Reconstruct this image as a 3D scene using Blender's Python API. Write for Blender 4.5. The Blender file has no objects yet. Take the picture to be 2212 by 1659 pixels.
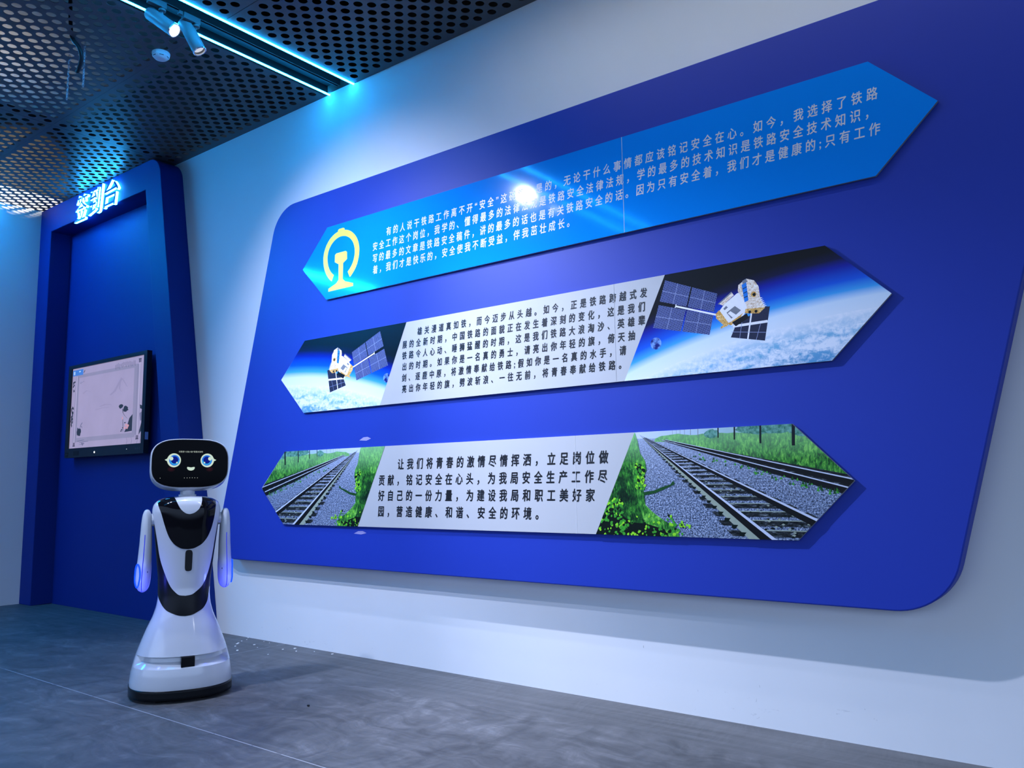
import bpy, bmesh, math, random
from mathutils import Vector, Matrix
rnd = random.Random(7)
PI = math.pi
SC = bpy.context.scene
COL = SC.collection

# ------------------------------------------------------------------ camera
cam = bpy.data.cameras.new('camera')
cam.sensor_fit = 'HORIZONTAL'
cam.sensor_width = 36.0
cam.lens = 36.0 * 1772.8174 / 2212.0
cam.clip_start = 0.05
camo = bpy.data.objects.new('camera', cam)
COL.objects.link(camo)
RT = Vector((0.788867536, 0.614433775, -0.012615337))
DN = Vector((-0.084208245, 0.087735154, -0.992578216))
FW = Vector((-0.608766771, 0.784075047, 0.120951804))
M = Matrix(((RT.x, -DN.x, -FW.x, 0.0), (RT.y, -DN.y, -FW.y, -3.7186),
            (RT.z, -DN.z, -FW.z, 1.1), (0, 0, 0, 1)))
camo.matrix_world = M
SC.camera = camo
SC.view_settings.view_transform = 'Standard'
SC.view_settings.look = 'None'
SC.view_settings.gamma = 1.0
SC.view_settings.use_curve_mapping = False
SC.view_settings.exposure = 0.0

# ------------------------------------------------------------------ world
w = bpy.data.worlds.new('world')
SC.world = w
w.use_nodes = True
# the unseen rest of the hall: soft cool light from above the horizon, nothing from below it
_nt = w.node_tree
_tc = _nt.nodes.new('ShaderNodeTexCoord')
_sx = _nt.nodes.new('ShaderNodeSeparateXYZ')
_rp = _nt.nodes.new('ShaderNodeValToRGB')
_rp.color_ramp.elements[0].position = 0.0
_rp.color_ramp.elements[0].color = (0.02, 0.03, 0.05, 1)
_rp.color_ramp.elements[1].position = 0.06
_rp.color_ramp.elements[1].color = (0.45, 0.63, 1.0, 1)
_nt.links.new(_tc.outputs['Generated'], _sx.inputs[0])
_nt.links.new(_sx.outputs['Z'], _rp.inputs[0])
_nt.links.new(_rp.outputs[0], _nt.nodes['Background'].inputs[0])
_nt.nodes['Background'].inputs[1].default_value = 1.75

# ------------------------------------------------------------------ light levels
KEY_W = 450.0        # track spot outside the frame, aimed at the display panel
ROBOT_W = 260.0      # track spot outside the frame, aimed at the robot and the floor
SPOT1_W = 1250.0      # the two visible track spots
SPOT2_W = 195.0
LED_E = 75.0
LED_COL = (0.012, 0.36, 1.0)
SIGN_E = 48.0
LAMP_COL = (0.68, 0.75, 1.0)
PLENUM_W = 50.0
FILL_E = 34.0  # added, unseen light over the upper right wall

# ------------------------------------------------------------------ materials
def new_mat(name):
    m = bpy.data.materials.new(name)
    m.use_nodes = True
    nt = m.node_tree
    return m, nt, nt.nodes['Principled BSDF']

def N(nt, kind, **kw):
    n = nt.nodes.new(kind)
    for k, v in kw.items():
        setattr(n, k, v)
    return n

def rgba(c): return (c[0], c[1], c[2], 1.0)

def mat(name, col, rough=0.5, metal=0.0, coat=0.0, var=0.06, scale=8.0, spec=0.5, bump=0.0):
    """principled paint with a faint procedural mottling"""
    m, nt, b = new_mat(name)
    tc = N(nt, 'ShaderNodeTexCoord')
    no = N(nt, 'ShaderNodeTexNoise')
    no.inputs['Scale'].default_value = scale
    no.inputs['Detail'].default_value = 4
    nt.links.new(tc.outputs['Object'], no.inputs['Vector'])
    mx = N(nt, 'ShaderNodeMix', data_type='RGBA')
    mx.inputs[6].default_value = rgba([c * (1 - var) for c in col])
    mx.inputs[7].default_value = rgba([min(1, c * (1 + var)) for c in col])
    nt.links.new(no.outputs['Fac'], mx.inputs[0])
    nt.links.new(mx.outputs[2], b.inputs['Base Color'])
    b.inputs['Roughness'].default_value = rough
    b.inputs['Metallic'].default_value = metal
    b.inputs['Specular IOR Level'].default_value = spec
    b.inputs['Coat Weight'].default_value = coat
    b.inputs['Coat Roughness'].default_value = 0.04
    if bump:
        bp = N(nt, 'ShaderNodeBump')
        bp.inputs['Strength'].default_value = bump
        bp.inputs['Distance'].default_value = 0.002
        nt.links.new(no.outputs['Fac'], bp.inputs['Height'])
        nt.links.new(bp.outputs['Normal'], b.inputs['Normal'])
    return m

def emit(name, col, s, base=(0.003, 0.003, 0.003), rough=0.3):
    m, nt, b = new_mat(name)
    b.inputs['Base Color'].default_value = rgba(base)
    b.inputs['Roughness'].default_value = rough
    b.inputs['Emission Color'].default_value = rgba(col)
    b.inputs['Emission Strength'].default_value = s
    b.inputs['Specular IOR Level'].default_value = 0.06
    return m

def math_node(nt, op, a, b=None, clamp=False):
    n = N(nt, 'ShaderNodeMath', operation=op, use_clamp=clamp)
    for i, v in enumerate((a, b)):
        if v is None: continue
        if isinstance(v, (int, float)): n.inputs[i].default_value = v
        else: nt.links.new(v, n.inputs[i])
    return n.outputs[0]

def ramp(nt, fac, stops, interp='LINEAR'):
    r = N(nt, 'ShaderNodeValToRGB')
    r.color_ramp.interpolation = interp
    e = r.color_ramp.elements
    while len(e) < len(stops): e.new(0.5)
    for el, (p, c) in zip(e, stops):
        el.position = p
        el.color = rgba(c)
    nt.links.new(fac, r.inputs[0])
    return r.outputs[0]

def mixc(nt, fac, a, b):
    mx = N(nt, 'ShaderNodeMix', data_type='RGBA')
    for i, v in ((0, fac), (6, a), (7, b)):
        if isinstance(v, (int, float)): mx.inputs[i].default_value = v
        elif isinstance(v, tuple): mx.inputs[i].default_value = rgba(v)
        else: nt.links.new(v, mx.inputs[i])
    return mx.outputs[2]

def noise(nt, vec, scale, detail=4, rough=0.5, dist=0.0):
    n = N(nt, 'ShaderNodeTexNoise')
    n.inputs['Scale'].default_value = scale
    n.inputs['Detail'].default_value = detail
    n.inputs['Roughness'].default_value = rough
    n.inputs['Distortion'].default_value = dist
    nt.links.new(vec, n.inputs['Vector'])
    return n.outputs['Fac']

def mapping(nt, vec, scale=(1, 1, 1), rot=(0, 0, 0), loc=(0, 0, 0)):
    n = N(nt, 'ShaderNodeMapping')
    n.inputs['Scale'].default_value = scale
    n.inputs['Rotation'].default_value = rot
    n.inputs['Location'].default_value = loc
    nt.links.new(vec, n.inputs['Vector'])
    return n.outputs[0]

def sepxyz(nt, vec):
    s = N(nt, 'ShaderNodeSeparateXYZ')
    nt.links.new(vec, s.inputs[0])
    return s.outputs

def s2l(r, g, b):
    f = lambda v: (v / 255 / 12.92) if v / 255 <= 0.04045 else ((v / 255 + 0.055) / 1.055) ** 2.4
    return (f(r), f(g), f(b))

# wall paint: white with a few scuffs near the floor
def wall_material():
    m, nt, b = new_mat('white_wall_paint')
    p = N(nt, 'ShaderNodeTexCoord').outputs['Object']
    xyz = sepxyz(nt, p)
    base = mixc(nt, noise(nt, p, 2.2, 5), (0.70, 0.71, 0.72), (0.76, 0.765, 0.77))
    streak = noise(nt, mapping(nt, p, (34, 34, 9)), 1.0, 3, 0.6)
    spot = math_node(nt, 'GREATER_THAN', streak, 0.735)
    low = math_node(nt, 'LESS_THAN', xyz[2], 0.33)
    f = math_node(nt, 'MULTIPLY', math_node(nt, 'MULTIPLY', spot, low), 0.55)
    smear = noise(nt, mapping(nt, p, (5, 5, 16)), 1.0, 6, 0.7, 1.2)
    g = math_node(nt, 'MULTIPLY', math_node(nt, 'GREATER_THAN', smear, 0.66), math_node(nt, 'LESS_THAN', xyz[2], 0.13))
    c = mixc(nt, f, base, (0.16, 0.16, 0.17))
    c = mixc(nt, math_node(nt, 'MULTIPLY', g, 0.22), c, (0.25, 0.26, 0.28))
    nt.links.new(c, b.inputs['Base Color'])
    b.inputs['Roughness'].default_value = 0.75
    b.inputs['Specular IOR Level'].default_value = 0.25
    return m

# trowelled grey floor with smears and pale joint lines
def floor_material():
    m, nt, b = new_mat('trowelled_concrete_floor')
    p = N(nt, 'ShaderNodeTexCoord').outputs['Object']
    xyz = sepxyz(nt, p)
    # two directions of trowel strokes, broad smears and a cleaner margin along the long wall
    warp = N(nt, 'ShaderNodeTexNoise')
    warp.inputs['Scale'].default_value = 1.6
    warp.inputs['Detail'].default_value = 3
    nt.links.new(p, warp.inputs['Vector'])
    vm = N(nt, 'ShaderNodeVectorMath', operation='MULTIPLY_ADD')
    vm.inputs[1].default_value = (0.42, 0.42, 0.0)
    nt.links.new(warp.outputs['Color'], vm.inputs[0]); nt.links.new(p, vm.inputs[2])
    q = vm.outputs[0]
    big = noise(nt, p, 0.8, 5, 0.6, 0.8)
    brush = noise(nt, mapping(nt, q, (1.6, 7.0, 1), (0, 0, 0.5)), 2.0, 8, 0.62, 0.8)
    fine = noise(nt, mapping(nt, q, (14, 2.6, 1), (0, 0, 0.25)), 2.0, 8, 0.70, 0.6)
    swirl = noise(nt, q, 5.0, 10, 0.68, 0.9)
    streak = noise(nt, mapping(nt, p, (0.8, 22, 1), (0, 0, 0.03)), 1.0, 6, 0.6, 0.2)
    v = math_node(nt, 'ADD', math_node(nt, 'MULTIPLY', brush, 0.34), math_node(nt, 'MULTIPLY', fine, 0.26))
    v = math_node(nt, 'ADD', v, math_node(nt, 'MULTIPLY', swirl, 0.40))
    edge = math_node(nt, 'DIVIDE', math_node(nt, 'ADD', xyz[1], math_node(nt, 'ADD', 0.30, math_node(nt, 'MULTIPLY', big, 0.35))), 0.16, True)
    v = mixc(nt, edge, v, math_node(nt, 'ADD', math_node(nt, 'MULTIPLY', streak, 0.32), 0.345))
    v = math_node(nt, 'ADD', v, math_node(nt, 'MULTIPLY', math_node(nt, 'SUBTRACT', big, 0.5), 0.28))
    c = ramp(nt, v, [(0.34, (0.040, 0.041, 0.043)), (0.45, (0.074, 0.075, 0.078)), (0.54, (0.112, 0.113, 0.117)), (0.68, (0.215, 0.217, 0.223))])
    # pale joints
    def line(coord, at, wdt):
        d = math_node(nt, 'ABSOLUTE', math_node(nt, 'SUBTRACT', coord, at))
        return math_node(nt, 'LESS_THAN', d, wdt)
    l1 = line(xyz[1], -1.505, 0.0028)
    l2 = line(xyz[0], -4.94, 0.0024)
    l2 = math_node(nt, 'MULTIPLY', l2, math_node(nt, 'GREATER_THAN', xyz[1], -0.62))
    ln = math_node(nt, 'MAXIMUM', l1, l2)
    brk = math_node(nt, 'GREATER_THAN', noise(nt, p, 7.0, 3), 0.40)
    ln = math_node(nt, 'MULTIPLY', ln, math_node(nt, 'ADD', math_node(nt, 'MULTIPLY', brk, 0.5), 0.35))
    c = mixc(nt, ln, c, (0.40, 0.40, 0.41))
    # smooth trowelled margin along the wall
    nt.links.new(c, b.inputs['Base Color'])
    r = math_node(nt, 'ADD', math_node(nt, 'MULTIPLY', fine, 0.35), 0.36)
    nt.links.new(r, b.inputs['Roughness'])
    b.inputs['Specular IOR Level'].default_value = 0.35
    bp = N(nt, 'ShaderNodeBump')
    bp.inputs['Strength'].default_value = 0.25
    bp.inputs['Distance'].default_value = 0.004
    nt.links.new(v, bp.inputs['Height'])
    nt.links.new(bp.outputs['Normal'], b.inputs['Normal'])
    return m

WALL = wall_material()
FLOOR = floor_material()
CEIL = mat('black_perforated_metal', (0.085, 0.088, 0.095), 0.42, 0.0, var=0.10, scale=3, spec=0.4)
SLAB = mat('raw_slab_grey', (0.26, 0.235, 0.205), 0.9, var=0.35, scale=1.6)
BLUE = mat('deep_blue_paint', (0.002, 0.022, 0.185), 0.6, var=0.04, scale=2.5, spec=0.18)
PANEL = mat('satin_royal_blue_panel', (0.010, 0.035, 0.350), 0.50, var=0.03, scale=2, spec=0.3)
BLACKM = mat('matt_black_plastic', (0.008, 0.009, 0.011), 0.45, spec=0.25)
TRACKM = mat('black_track_aluminium', (0.005, 0.0055, 0.006), 0.45, var=0.1, spec=0.25)
TUBE = mat('silver_grey_lamp_paint', (0.17, 0.175, 0.185), 0.40, 0.0)
ADAPT = mat('grey_adapter_plastic', (0.075, 0.08, 0.085), 0.5)
LEDM = emit('blue_led_diffuser', LED_COL, LED_E)
LENS = emit('lit_lamp_lens', (0.86, 0.92, 1.0), 30.0)
LENS2 = emit('lamp_lens_seen_askew', (0.80, 0.86, 1.0), 0.75)
REFL = mat('bright_reflector', (0.75, 0.76, 0.78), 0.18, 0.9)
WHITEP = mat('white_plastic', (0.72, 0.73, 0.75), 0.4)
GLOSSW = mat('glossy_white_shell', (0.58, 0.61, 0.67), 0.12, coat=0.6, var=0.01)
GLOSSB = mat('glossy_black_shell', (0.004, 0.004, 0.006), 0.06, var=0.05, spec=0.22)
FACEB = mat('black_screen_glass', (0.001, 0.001, 0.002), 0.22, var=0.05, spec=0.06)
SATINB = mat('satin_black_shell', (0.004, 0.005, 0.007), 0.32, var=0.05, spec=0.2)
CHAIN = mat('zinc_chain', (0.62, 0.64, 0.68), 0.3, 0.7)
CABLE = mat('black_cable_rubber', (0.012, 0.012, 0.014), 0.5)
SMOKE = mat('detector_white_plastic', (0.74, 0.75, 0.77), 0.4)
FLAKE = mat('white_paint_chip', (0.85, 0.85, 0.85), 0.7)

# ------------------------------------------------------------------ mesh helpers
def finish(name, bm, mats, parent=None, smooth=False, uv=None, recalc=True):
    if recalc: bmesh.ops.recalc_face_normals(bm, faces=bm.faces)
    me = bpy.data.meshes.new(name)
    if smooth:
        for f in bm.faces: f.smooth = True
    bm.to_mesh(me)
    bm.free()
    if not isinstance(mats, (list, tuple)): mats = [mats]
    for m in mats: me.materials.append(m)
    o = bpy.data.objects.new(name, me)
    COL.objects.link(o)
    if parent is not None: o.parent = parent
    return o

def sharp(o, ang=0.6):
    me = o.data
    try:
        me.set_sharp_from_angle(angle=ang)
    except Exception:
        pass

def bevel(o, wdt=0.004, seg=2):
    md = o.modifiers.new('edge_round', 'BEVEL')
    md.width = wdt
    md.segments = seg
    md.limit_method = 'ANGLE'
    return o

def tag(o, label=None, cat=None, group=None, kind=None):
    if label: o['label'] = label
    if cat: o['category'] = cat
    if group: o['group'] = group
    if kind: o['kind'] = kind
    return o

def empty(name, loc, rz=0.0):
    o = bpy.data.objects.new(name, None)
    COL.objects.link(o)
    o.location = loc
    o.rotation_euler = (0, 0, rz)
    o.empty_display_size = 0.05
    return o

def add_box(bm, lo, hi, mi=0):
    xs, ys, zs = zip(lo, hi)
    v = [bm.verts.new((x, y, z)) for x in xs for y in ys for z in zs]
    for q in ((0, 1, 3, 2), (4, 6, 7, 5), (0, 4, 5, 1), (2, 3, 7, 6), (0, 2, 6, 4), (1, 5, 7, 3)):
        f = bm.faces.new([v[i] for i in q])
        f.material_index = mi

def box(name, lo, hi, m, parent=None, bev=0.0):
    bm = bmesh.new()
    add_box(bm, lo, hi)
    o = finish(name, bm, m, parent)
    if bev: bevel(o, bev)
    return o

def add_prism_y(bm, pts, y0, y1, mi=0, mside=None):
    """polygon in x,z extruded from y0 (front) to y1"""
    a = [bm.verts.new((x, y0, z)) for x, z in pts]
    b = [bm.verts.new((x, y1, z)) for x, z in pts]
    f = bm.faces.new(a); f.material_index = mi
    g = bm.faces.new(b[::-1]); g.material_index = mi if mside is None else mside
    n = len(pts)
    for i in range(n):
        s = bm.faces.new((a[i], b[i], b[(i + 1) % n], a[(i + 1) % n]))
        s.material_index = mi if mside is None else mside

def prism(name, pts, y0, y1, m, parent=None, mside=None, bev=0):
    bm = bmesh.new()
    mats = [m]
    if mside is not None: mats = [m, mside]
    add_prism_y(bm, pts, y0, y1, 0, 1 if mside is not None else None)
    o = finish(name, bm, mats, parent)
    if bev: bevel(o, bev)
    return o

def rounded(pts, radii, seg=10):
    out = []
    n = len(pts)
    for i in range(n):
        p0, p, p1 = (Vector(pts[i - 1]), Vector(pts[i]), Vector(pts[(i + 1) % n]))
        r = radii[i]
        if r <= 0:
            out.append(tuple(p)); continue
        a = (p0 - p).normalized(); b = (p1 - p).normalized()
        ang = a.angle(b)
        t = r / math.tan(ang / 2)
        c = p + (a + b).normalized() * (r / math.sin(ang / 2))
        s = p + a * t - c; e = p + b * t - c
        tot = s.angle_signed(e) if hasattr(s, 'angle_signed') else 0
        a0 = math.atan2(s.y, s.x); a1 = math.atan2(e.y, e.x)
        d = (a1 - a0 + PI) % (2 * PI) - PI
        for k in range(seg + 1):
            q = a0 + d * k / seg
            out.append((c.x + r * math.cos(q), c.y + r * math.sin(q)))
    return out

def add_tube(bm, pts, r, seg=8, closed=False, mi=0):
    pts = [Vector(p) for p in pts]
    n = len(pts)
    rings = []
    up = None
    for i, p in enumerate(pts):
        if closed: t = pts[(i + 1) % n] - pts[i - 1]
        else: t = pts[min(i + 1, n - 1)] - pts[max(i - 1, 0)]
        t.normalize()
        if up is None:
            up = t.orthogonal().normalized()
        up = (up - t * up.dot(t)).normalized()
        s = t.cross(up)
        rr = r[i] if isinstance(r, (list, tuple)) else r
        rings.append([bm.verts.new(p + up * rr * math.cos(2 * PI * k / seg) + s * rr * math.sin(2 * PI * k / seg)) for k in range(seg)])
    for i in range(n if closed else n - 1):
        a, b = rings[i], rings[(i + 1) % n]
        for k in range(seg):
            f = bm.faces.new((a[k], a[(k + 1) % seg], b[(k + 1) % seg], b[k]))
            f.material_index = mi
            f.smooth = True
    if not closed:
        for rg in (rings[0][::-1], rings[-1]):
            f = bm.faces.new(rg); f.material_index = mi

def tube(name, pts, r, m, parent=None, seg=8, closed=False):
    bm = bmesh.new()
    add_tube(bm, pts, r, seg, closed)
    return finish(name, bm, m, parent)

def add_lathe(bm, prof, origin, axis, seg=32, mi=0, cap=True):
    """profile of (distance along the axis, radius)"""
    axis = Vector(axis).normalized()
    u = axis.orthogonal().normalized(); v = axis.cross(u)
    o = Vector(origin)
    rings = []
    for d, r in prof:
        rings.append([bm.verts.new(o + axis * d + (u * math.cos(2 * PI * k / seg) + v * math.sin(2 * PI * k / seg)) * r) for k in range(seg)])
    for a, b in zip(rings, rings[1:]):
        for k in range(seg):
            f = bm.faces.new((a[k], a[(k + 1) % seg], b[(k + 1) % seg], b[k]))
            f.material_index = mi
            f.smooth = True
    if cap:
        for rg in (rings[0][::-1], rings[-1]):
            f = bm.faces.new(rg); f.material_index = mi

def lathe(name, prof, origin, axis, m, parent=None, seg=32, cap=True):
    bm = bmesh.new()
    add_lathe(bm, prof, origin, axis, seg, 0, cap)
    o = finish(name, bm, m, parent)
    sharp(o)
    return o

def text_bm(body, size, bold=0.0, shear=0.0, spacing=1.0, extrude=0.0, res=3):
    cu = bpy.data.curves.new('lettering', 'FONT')
    cu.body = body
    cu.size = size
    cu.offset = bold
    cu.shear = shear
    cu.space_character = spacing
    cu.extrude = extrude
    cu.resolution_u = res
    cu.fill_mode = 'BOTH' if extrude else 'FRONT'
    o = bpy.data.objects.new('lettering', cu)
    COL.objects.link(o)
    dg = bpy.context.evaluated_depsgraph_get()
    dg.update()
    me = bpy.data.meshes.new_from_object(o.evaluated_get(dg))
    bpy.data.objects.remove(o)
    bpy.data.curves.remove(cu)
    return me

def bounds(me):
    xs = [v.co.x for v in me.vertices]; ys = [v.co.y for v in me.vertices]
    return min(xs), max(xs), min(ys), max(ys)

def text_line(name, body, x0, x1, zc, height, y, m, parent, cond=0.78, bold=0.013, shear=0.10):
    """one line of lettering on a plane facing -y: ink from x0 to x1, full-height glyphs centred on zc"""
    size = height / 0.90
    def width(sp):
        me = text_bm(body, size, 0, shear, sp, res=2)
        b = bounds(me); bpy.data.meshes.remove(me)
        return (b[1] - b[0]) * cond
    wa, wb = width(1.0), width(1.4)
    sp = 1.0 + 0.4 * ((x1 - x0) - wa) / (wb - wa)
    me = text_bm(body, size, 0, shear, sp)
    b = bounds(me)
    k = (x1 - x0) / (b[1] - b[0])
    ref = text_bm('国', size, 0, 0, 1.0, res=2)
    rb = bounds(ref); bpy.data.meshes.remove(ref)
    zoff = zc - (rb[2] + rb[3]) / 2
    px, py, pz = parent.location if parent is not None else (0, 0, 0)
    for v in me.vertices:
        c = v.co
        v.co = Vector((x0 + (c.x - b[0]) * k - px, y - py, zoff + c.y - pz))
    me.materials.clear(); me.materials.append(m)
    me.name = name
    if bold:
        bm = bmesh.new()
        d = bold * size
        for n, (dx, dz) in enumerate(((-d, 0), (d, 0), (0, -d), (0, d))):
            me2 = me.copy()
            for v in me2.vertices: v.co += Vector((dx, -0.00002 * n, dz))
            bm.from_mesh(me2)
            bpy.data.meshes.remove(me2)
        bm.to_mesh(me); bm.free()
    o = bpy.data.objects.new(name, me)
    COL.objects.link(o)
    o.parent = parent
    return o

# ------------------------------------------------------------------ room shell
H = 3.955
box('floor', (-9.2, -9.0, -0.1), (5.0, 0.3, 0.0), FLOOR)['kind'] = 'structure'
box('wall_right', (-9.2, 0.0, 0.0), (5.0, 0.2, 4.9), WALL)['kind'] = 'structure'
box('wall_left', (-9.05, -9.0, 0.0), (-8.85, 0.0, 4.9), WALL)['kind'] = 'structure'
box('trim_9', (-9.2, -9.0, 4.9), (5.0, 0.3, 5.1), SLAB)['kind'] = 'structure'

# unseen boards added to keep hall light out of the space above the ceiling
box('trim_2', (-9.2, -5.0, H), (5.0, -4.92, 4.9), CEIL)['kind'] = 'structure'
box('trim_3', (3.02, -4.92, H), (3.1, 0.0, 4.9), CEIL)['kind'] = 'structure'

# dark lining added above the long wall so the ceiling holes look black
box('trim_4', (-9.0, -0.012, H + 0.012), (5.0, -0.0005, 4.895), mat('dark_hole_lining', (0.050, 0.042, 0.034), 0.95, var=0.4, scale=3))['kind'] = 'structure'

box('trim_5', (-8.8495, -4.9, 4.13), (-8.838, -0.013, 4.895), mat('dark_end_lining', (0.035, 0.030, 0.026), 0.95, var=0.4, scale=3))['kind'] = 'structure'  # dark lining added so the holes near the end wall look dark

# perforated ceiling: staggered round holes, panels with folded edges
def ceiling():
    bm = bmesh.new()
    hx = 0.056765           # half of the lattice pitch
    R = 0.0275
    SEG = 20
    def cell(cx, cy):
        cor = [(cx + hx, cy), (cx, cy + hx), (cx - hx, cy), (cx, cy - hx)]
        cv = [bm.verts.new((x, y, H)) for x, y in cor]
        ring = [bm.verts.new((cx + R * math.cos(2 * PI * k / SEG), cy + R * math.sin(2 * PI * k / SEG), H)) for k in range(SEG)]
        rim = [bm.verts.new((v.co.x, v.co.y, H + 0.0025)) for v in ring]
        q = SEG // 4
        for s in range(4):
            arc = [ring[(s * q + j) % SEG] for j in range(q + 1)]
            bm.faces.new([cv[(s + 1) % 4], cv[s]] + arc)
        for k in range(SEG):
            bm.faces.new((ring[k], ring[(k + 1) % SEG], rim[(k + 1) % SEG], rim[k]))
    def panel(x0, y0, nx, ny):
        """rectangle of nx by ny lattice pitches, hole rows set in from every edge"""
        P = 2 * hx
        x1, y1 = x0 + nx * P, y0 + ny * P
        for i in range(2 * nx - 1):
            for j in range(2 * ny - 1):
                if (i + j) % 2: continue
                cell(x0 + hx * (i + 1), y0 + hx * (j + 1))
        # plain half cells along the edges
        def tri(*p): bm.faces.new([bm.verts.new((x, y, H)) for x, y in p])
        for i in range(nx - 1):
            xa = x0 + P * i + hx
            tri((xa, y0), (xa + P, y0), (xa + hx, y0 + hx)); tri((xa, y1), (xa + hx, y1 - hx), (xa + P, y1))
        for j in range(ny - 1):
            ya = y0 + P * j + hx
            tri((x0, ya), (x0 + hx, ya + hx), (x0, ya + P)); tri((x1, ya), (x1, ya + P), (x1 - hx, ya + hx))
        for (cx, sx) in ((x0, 1), (x1, -1)):
            for (cy, sy) in ((y0, 1), (y1, -1)):
                tri((cx, cy), (cx + sx * hx, cy), (cx, cy + sy * hx))
        # folded lips
        for a, b in (((x0, y0), (x1, y0)), ((x1, y0), (x1, y1)), ((x1, y1), (x0, y1)), ((x0, y1), (x0, y0))):
            v = [bm.verts.new(c) for c in ((a[0], a[1], H), (b[0], b[1], H), (b[0], b[1], H + 0.055), (a[0], a[1], H + 0.055))]
            bm.faces.new(v)
    P = 2 * hx
    # left of the light channel: seam at x=-6.63 and y=-1.05
    for (nx, x0) in ((20, -6.631 - 20 * P), (18, -6.628)):
        for (ny, y1) in ((9, -0.0285), (11, -1.0515), (11, -1.0515 - 11 * P - 0.003), (11, -1.0515 - 22 * P - 0.006)):
            panel(x0, y1 - ny * P, nx, ny)
    # right of the channel: lattice anchored on measured holes
    x0 = -3.631 - 11 * hx
    y1 = -0.0165
    for k, nx in enumerate((20, 20, 20)):
        for ny, yy in ((9, y1), (11, y1 - 9 * P - 0.003), (11, y1 - 20 * P - 0.006), (11, y1 - 31 * P - 0.009)):
            panel(x0 + k * (20 * P + 0.003), yy - ny * P, nx, ny)
    # plain closing strips
    def strip(xa, xb, ya, yb):
        bm.faces.new([bm.verts.new(c) for c in ((xa, ya, H), (xb, ya, H), (xb, yb, H), (xa, yb, H))])
    strip(-8.85, -4.585, -0.0285, 0.0); strip(x0, 3.0, y1, 0.0)
    strip(-6.628 + 18 * P, -4.575, -4.9, -0.0285)
    strip(-4.257, x0, -4.9, 0.0)
    bmesh.ops.remove_doubles(bm, verts=bm.verts, dist=1e-5)
    o = finish('ceiling', bm, CEIL, recalc=False)
    o['kind'] = 'structure'
    return o
ceiling()

# recessed channel between the two light lines, with the track in it
bm = bmesh.new()
CX0, CX1, CXM = -4.574, -4.257, -4.4155
add_box(bm, (CX0 - 0.01, -4.9, H), (CX0 + 0.016, 0.0, H + 0.075))
add_box(bm, (CX1 - 0.016, -4.9, H), (CX1 + 0.0, 0.0, H + 0.075))
add_box(bm, (CX0, -4.9, H + 0.065), (CX1, 0.0, H + 0.08))
add_box(bm, (CX0, -4.9, H + 0.08), (CX1, 0.0, 4.9))  # unseen block added to stop plenum light reaching the right-hand holes
finish('trim_1', bm, TRACKM)['kind'] = 'structure'

bm = bmesh.new()
add_box(bm, (CXM - 0.017, -4.9, H + 0.030), (CXM + 0.017, -0.03, H + 0.064))
for s in (-1, 1):
    add_box(bm, (CXM + s * 0.012 - 0.005, -4.9, H + 0.012), (CXM + s * 0.012 + 0.005, -0.03, H + 0.030))
tr = finish('lighting_track', bm, TRACKM)
tag(tr, 'black lighting track running in the slot between the two blue light lines', 'track')

for nm, x, lab in (('led_light_line', -4.284, 'right-hand of the two glowing blue light lines on the ceiling'),
                   ('led_light_line', -4.546, 'left-hand of the two glowing blue light lines, behind the track lamps')):
    pts = []
    bm = bmesh.new()
    for k in range(13):
        a = PI + PI * k / 12
        pts.append((0.0085 * math.cos(a), 0.0085 * math.sin(a) - 0.001))
    a_ = [bm.verts.new((x + px, -4.88, H + pz)) for px, pz in pts]
    b_ = [bm.verts.new((x + px, -0.004, H + pz)) for px, pz in pts]
    n = len(pts)
    bm.faces.new(a_); bm.faces.new(b_[::-1])
    for k in range(n): bm.faces.new((a_[k], b_[k], b_[(k + 1) % n], a_[(k + 1) % n]))
    o = finish(nm, bm, LEDM)
    tag(o, lab, 'light line', 'blue ceiling light lines')

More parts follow.
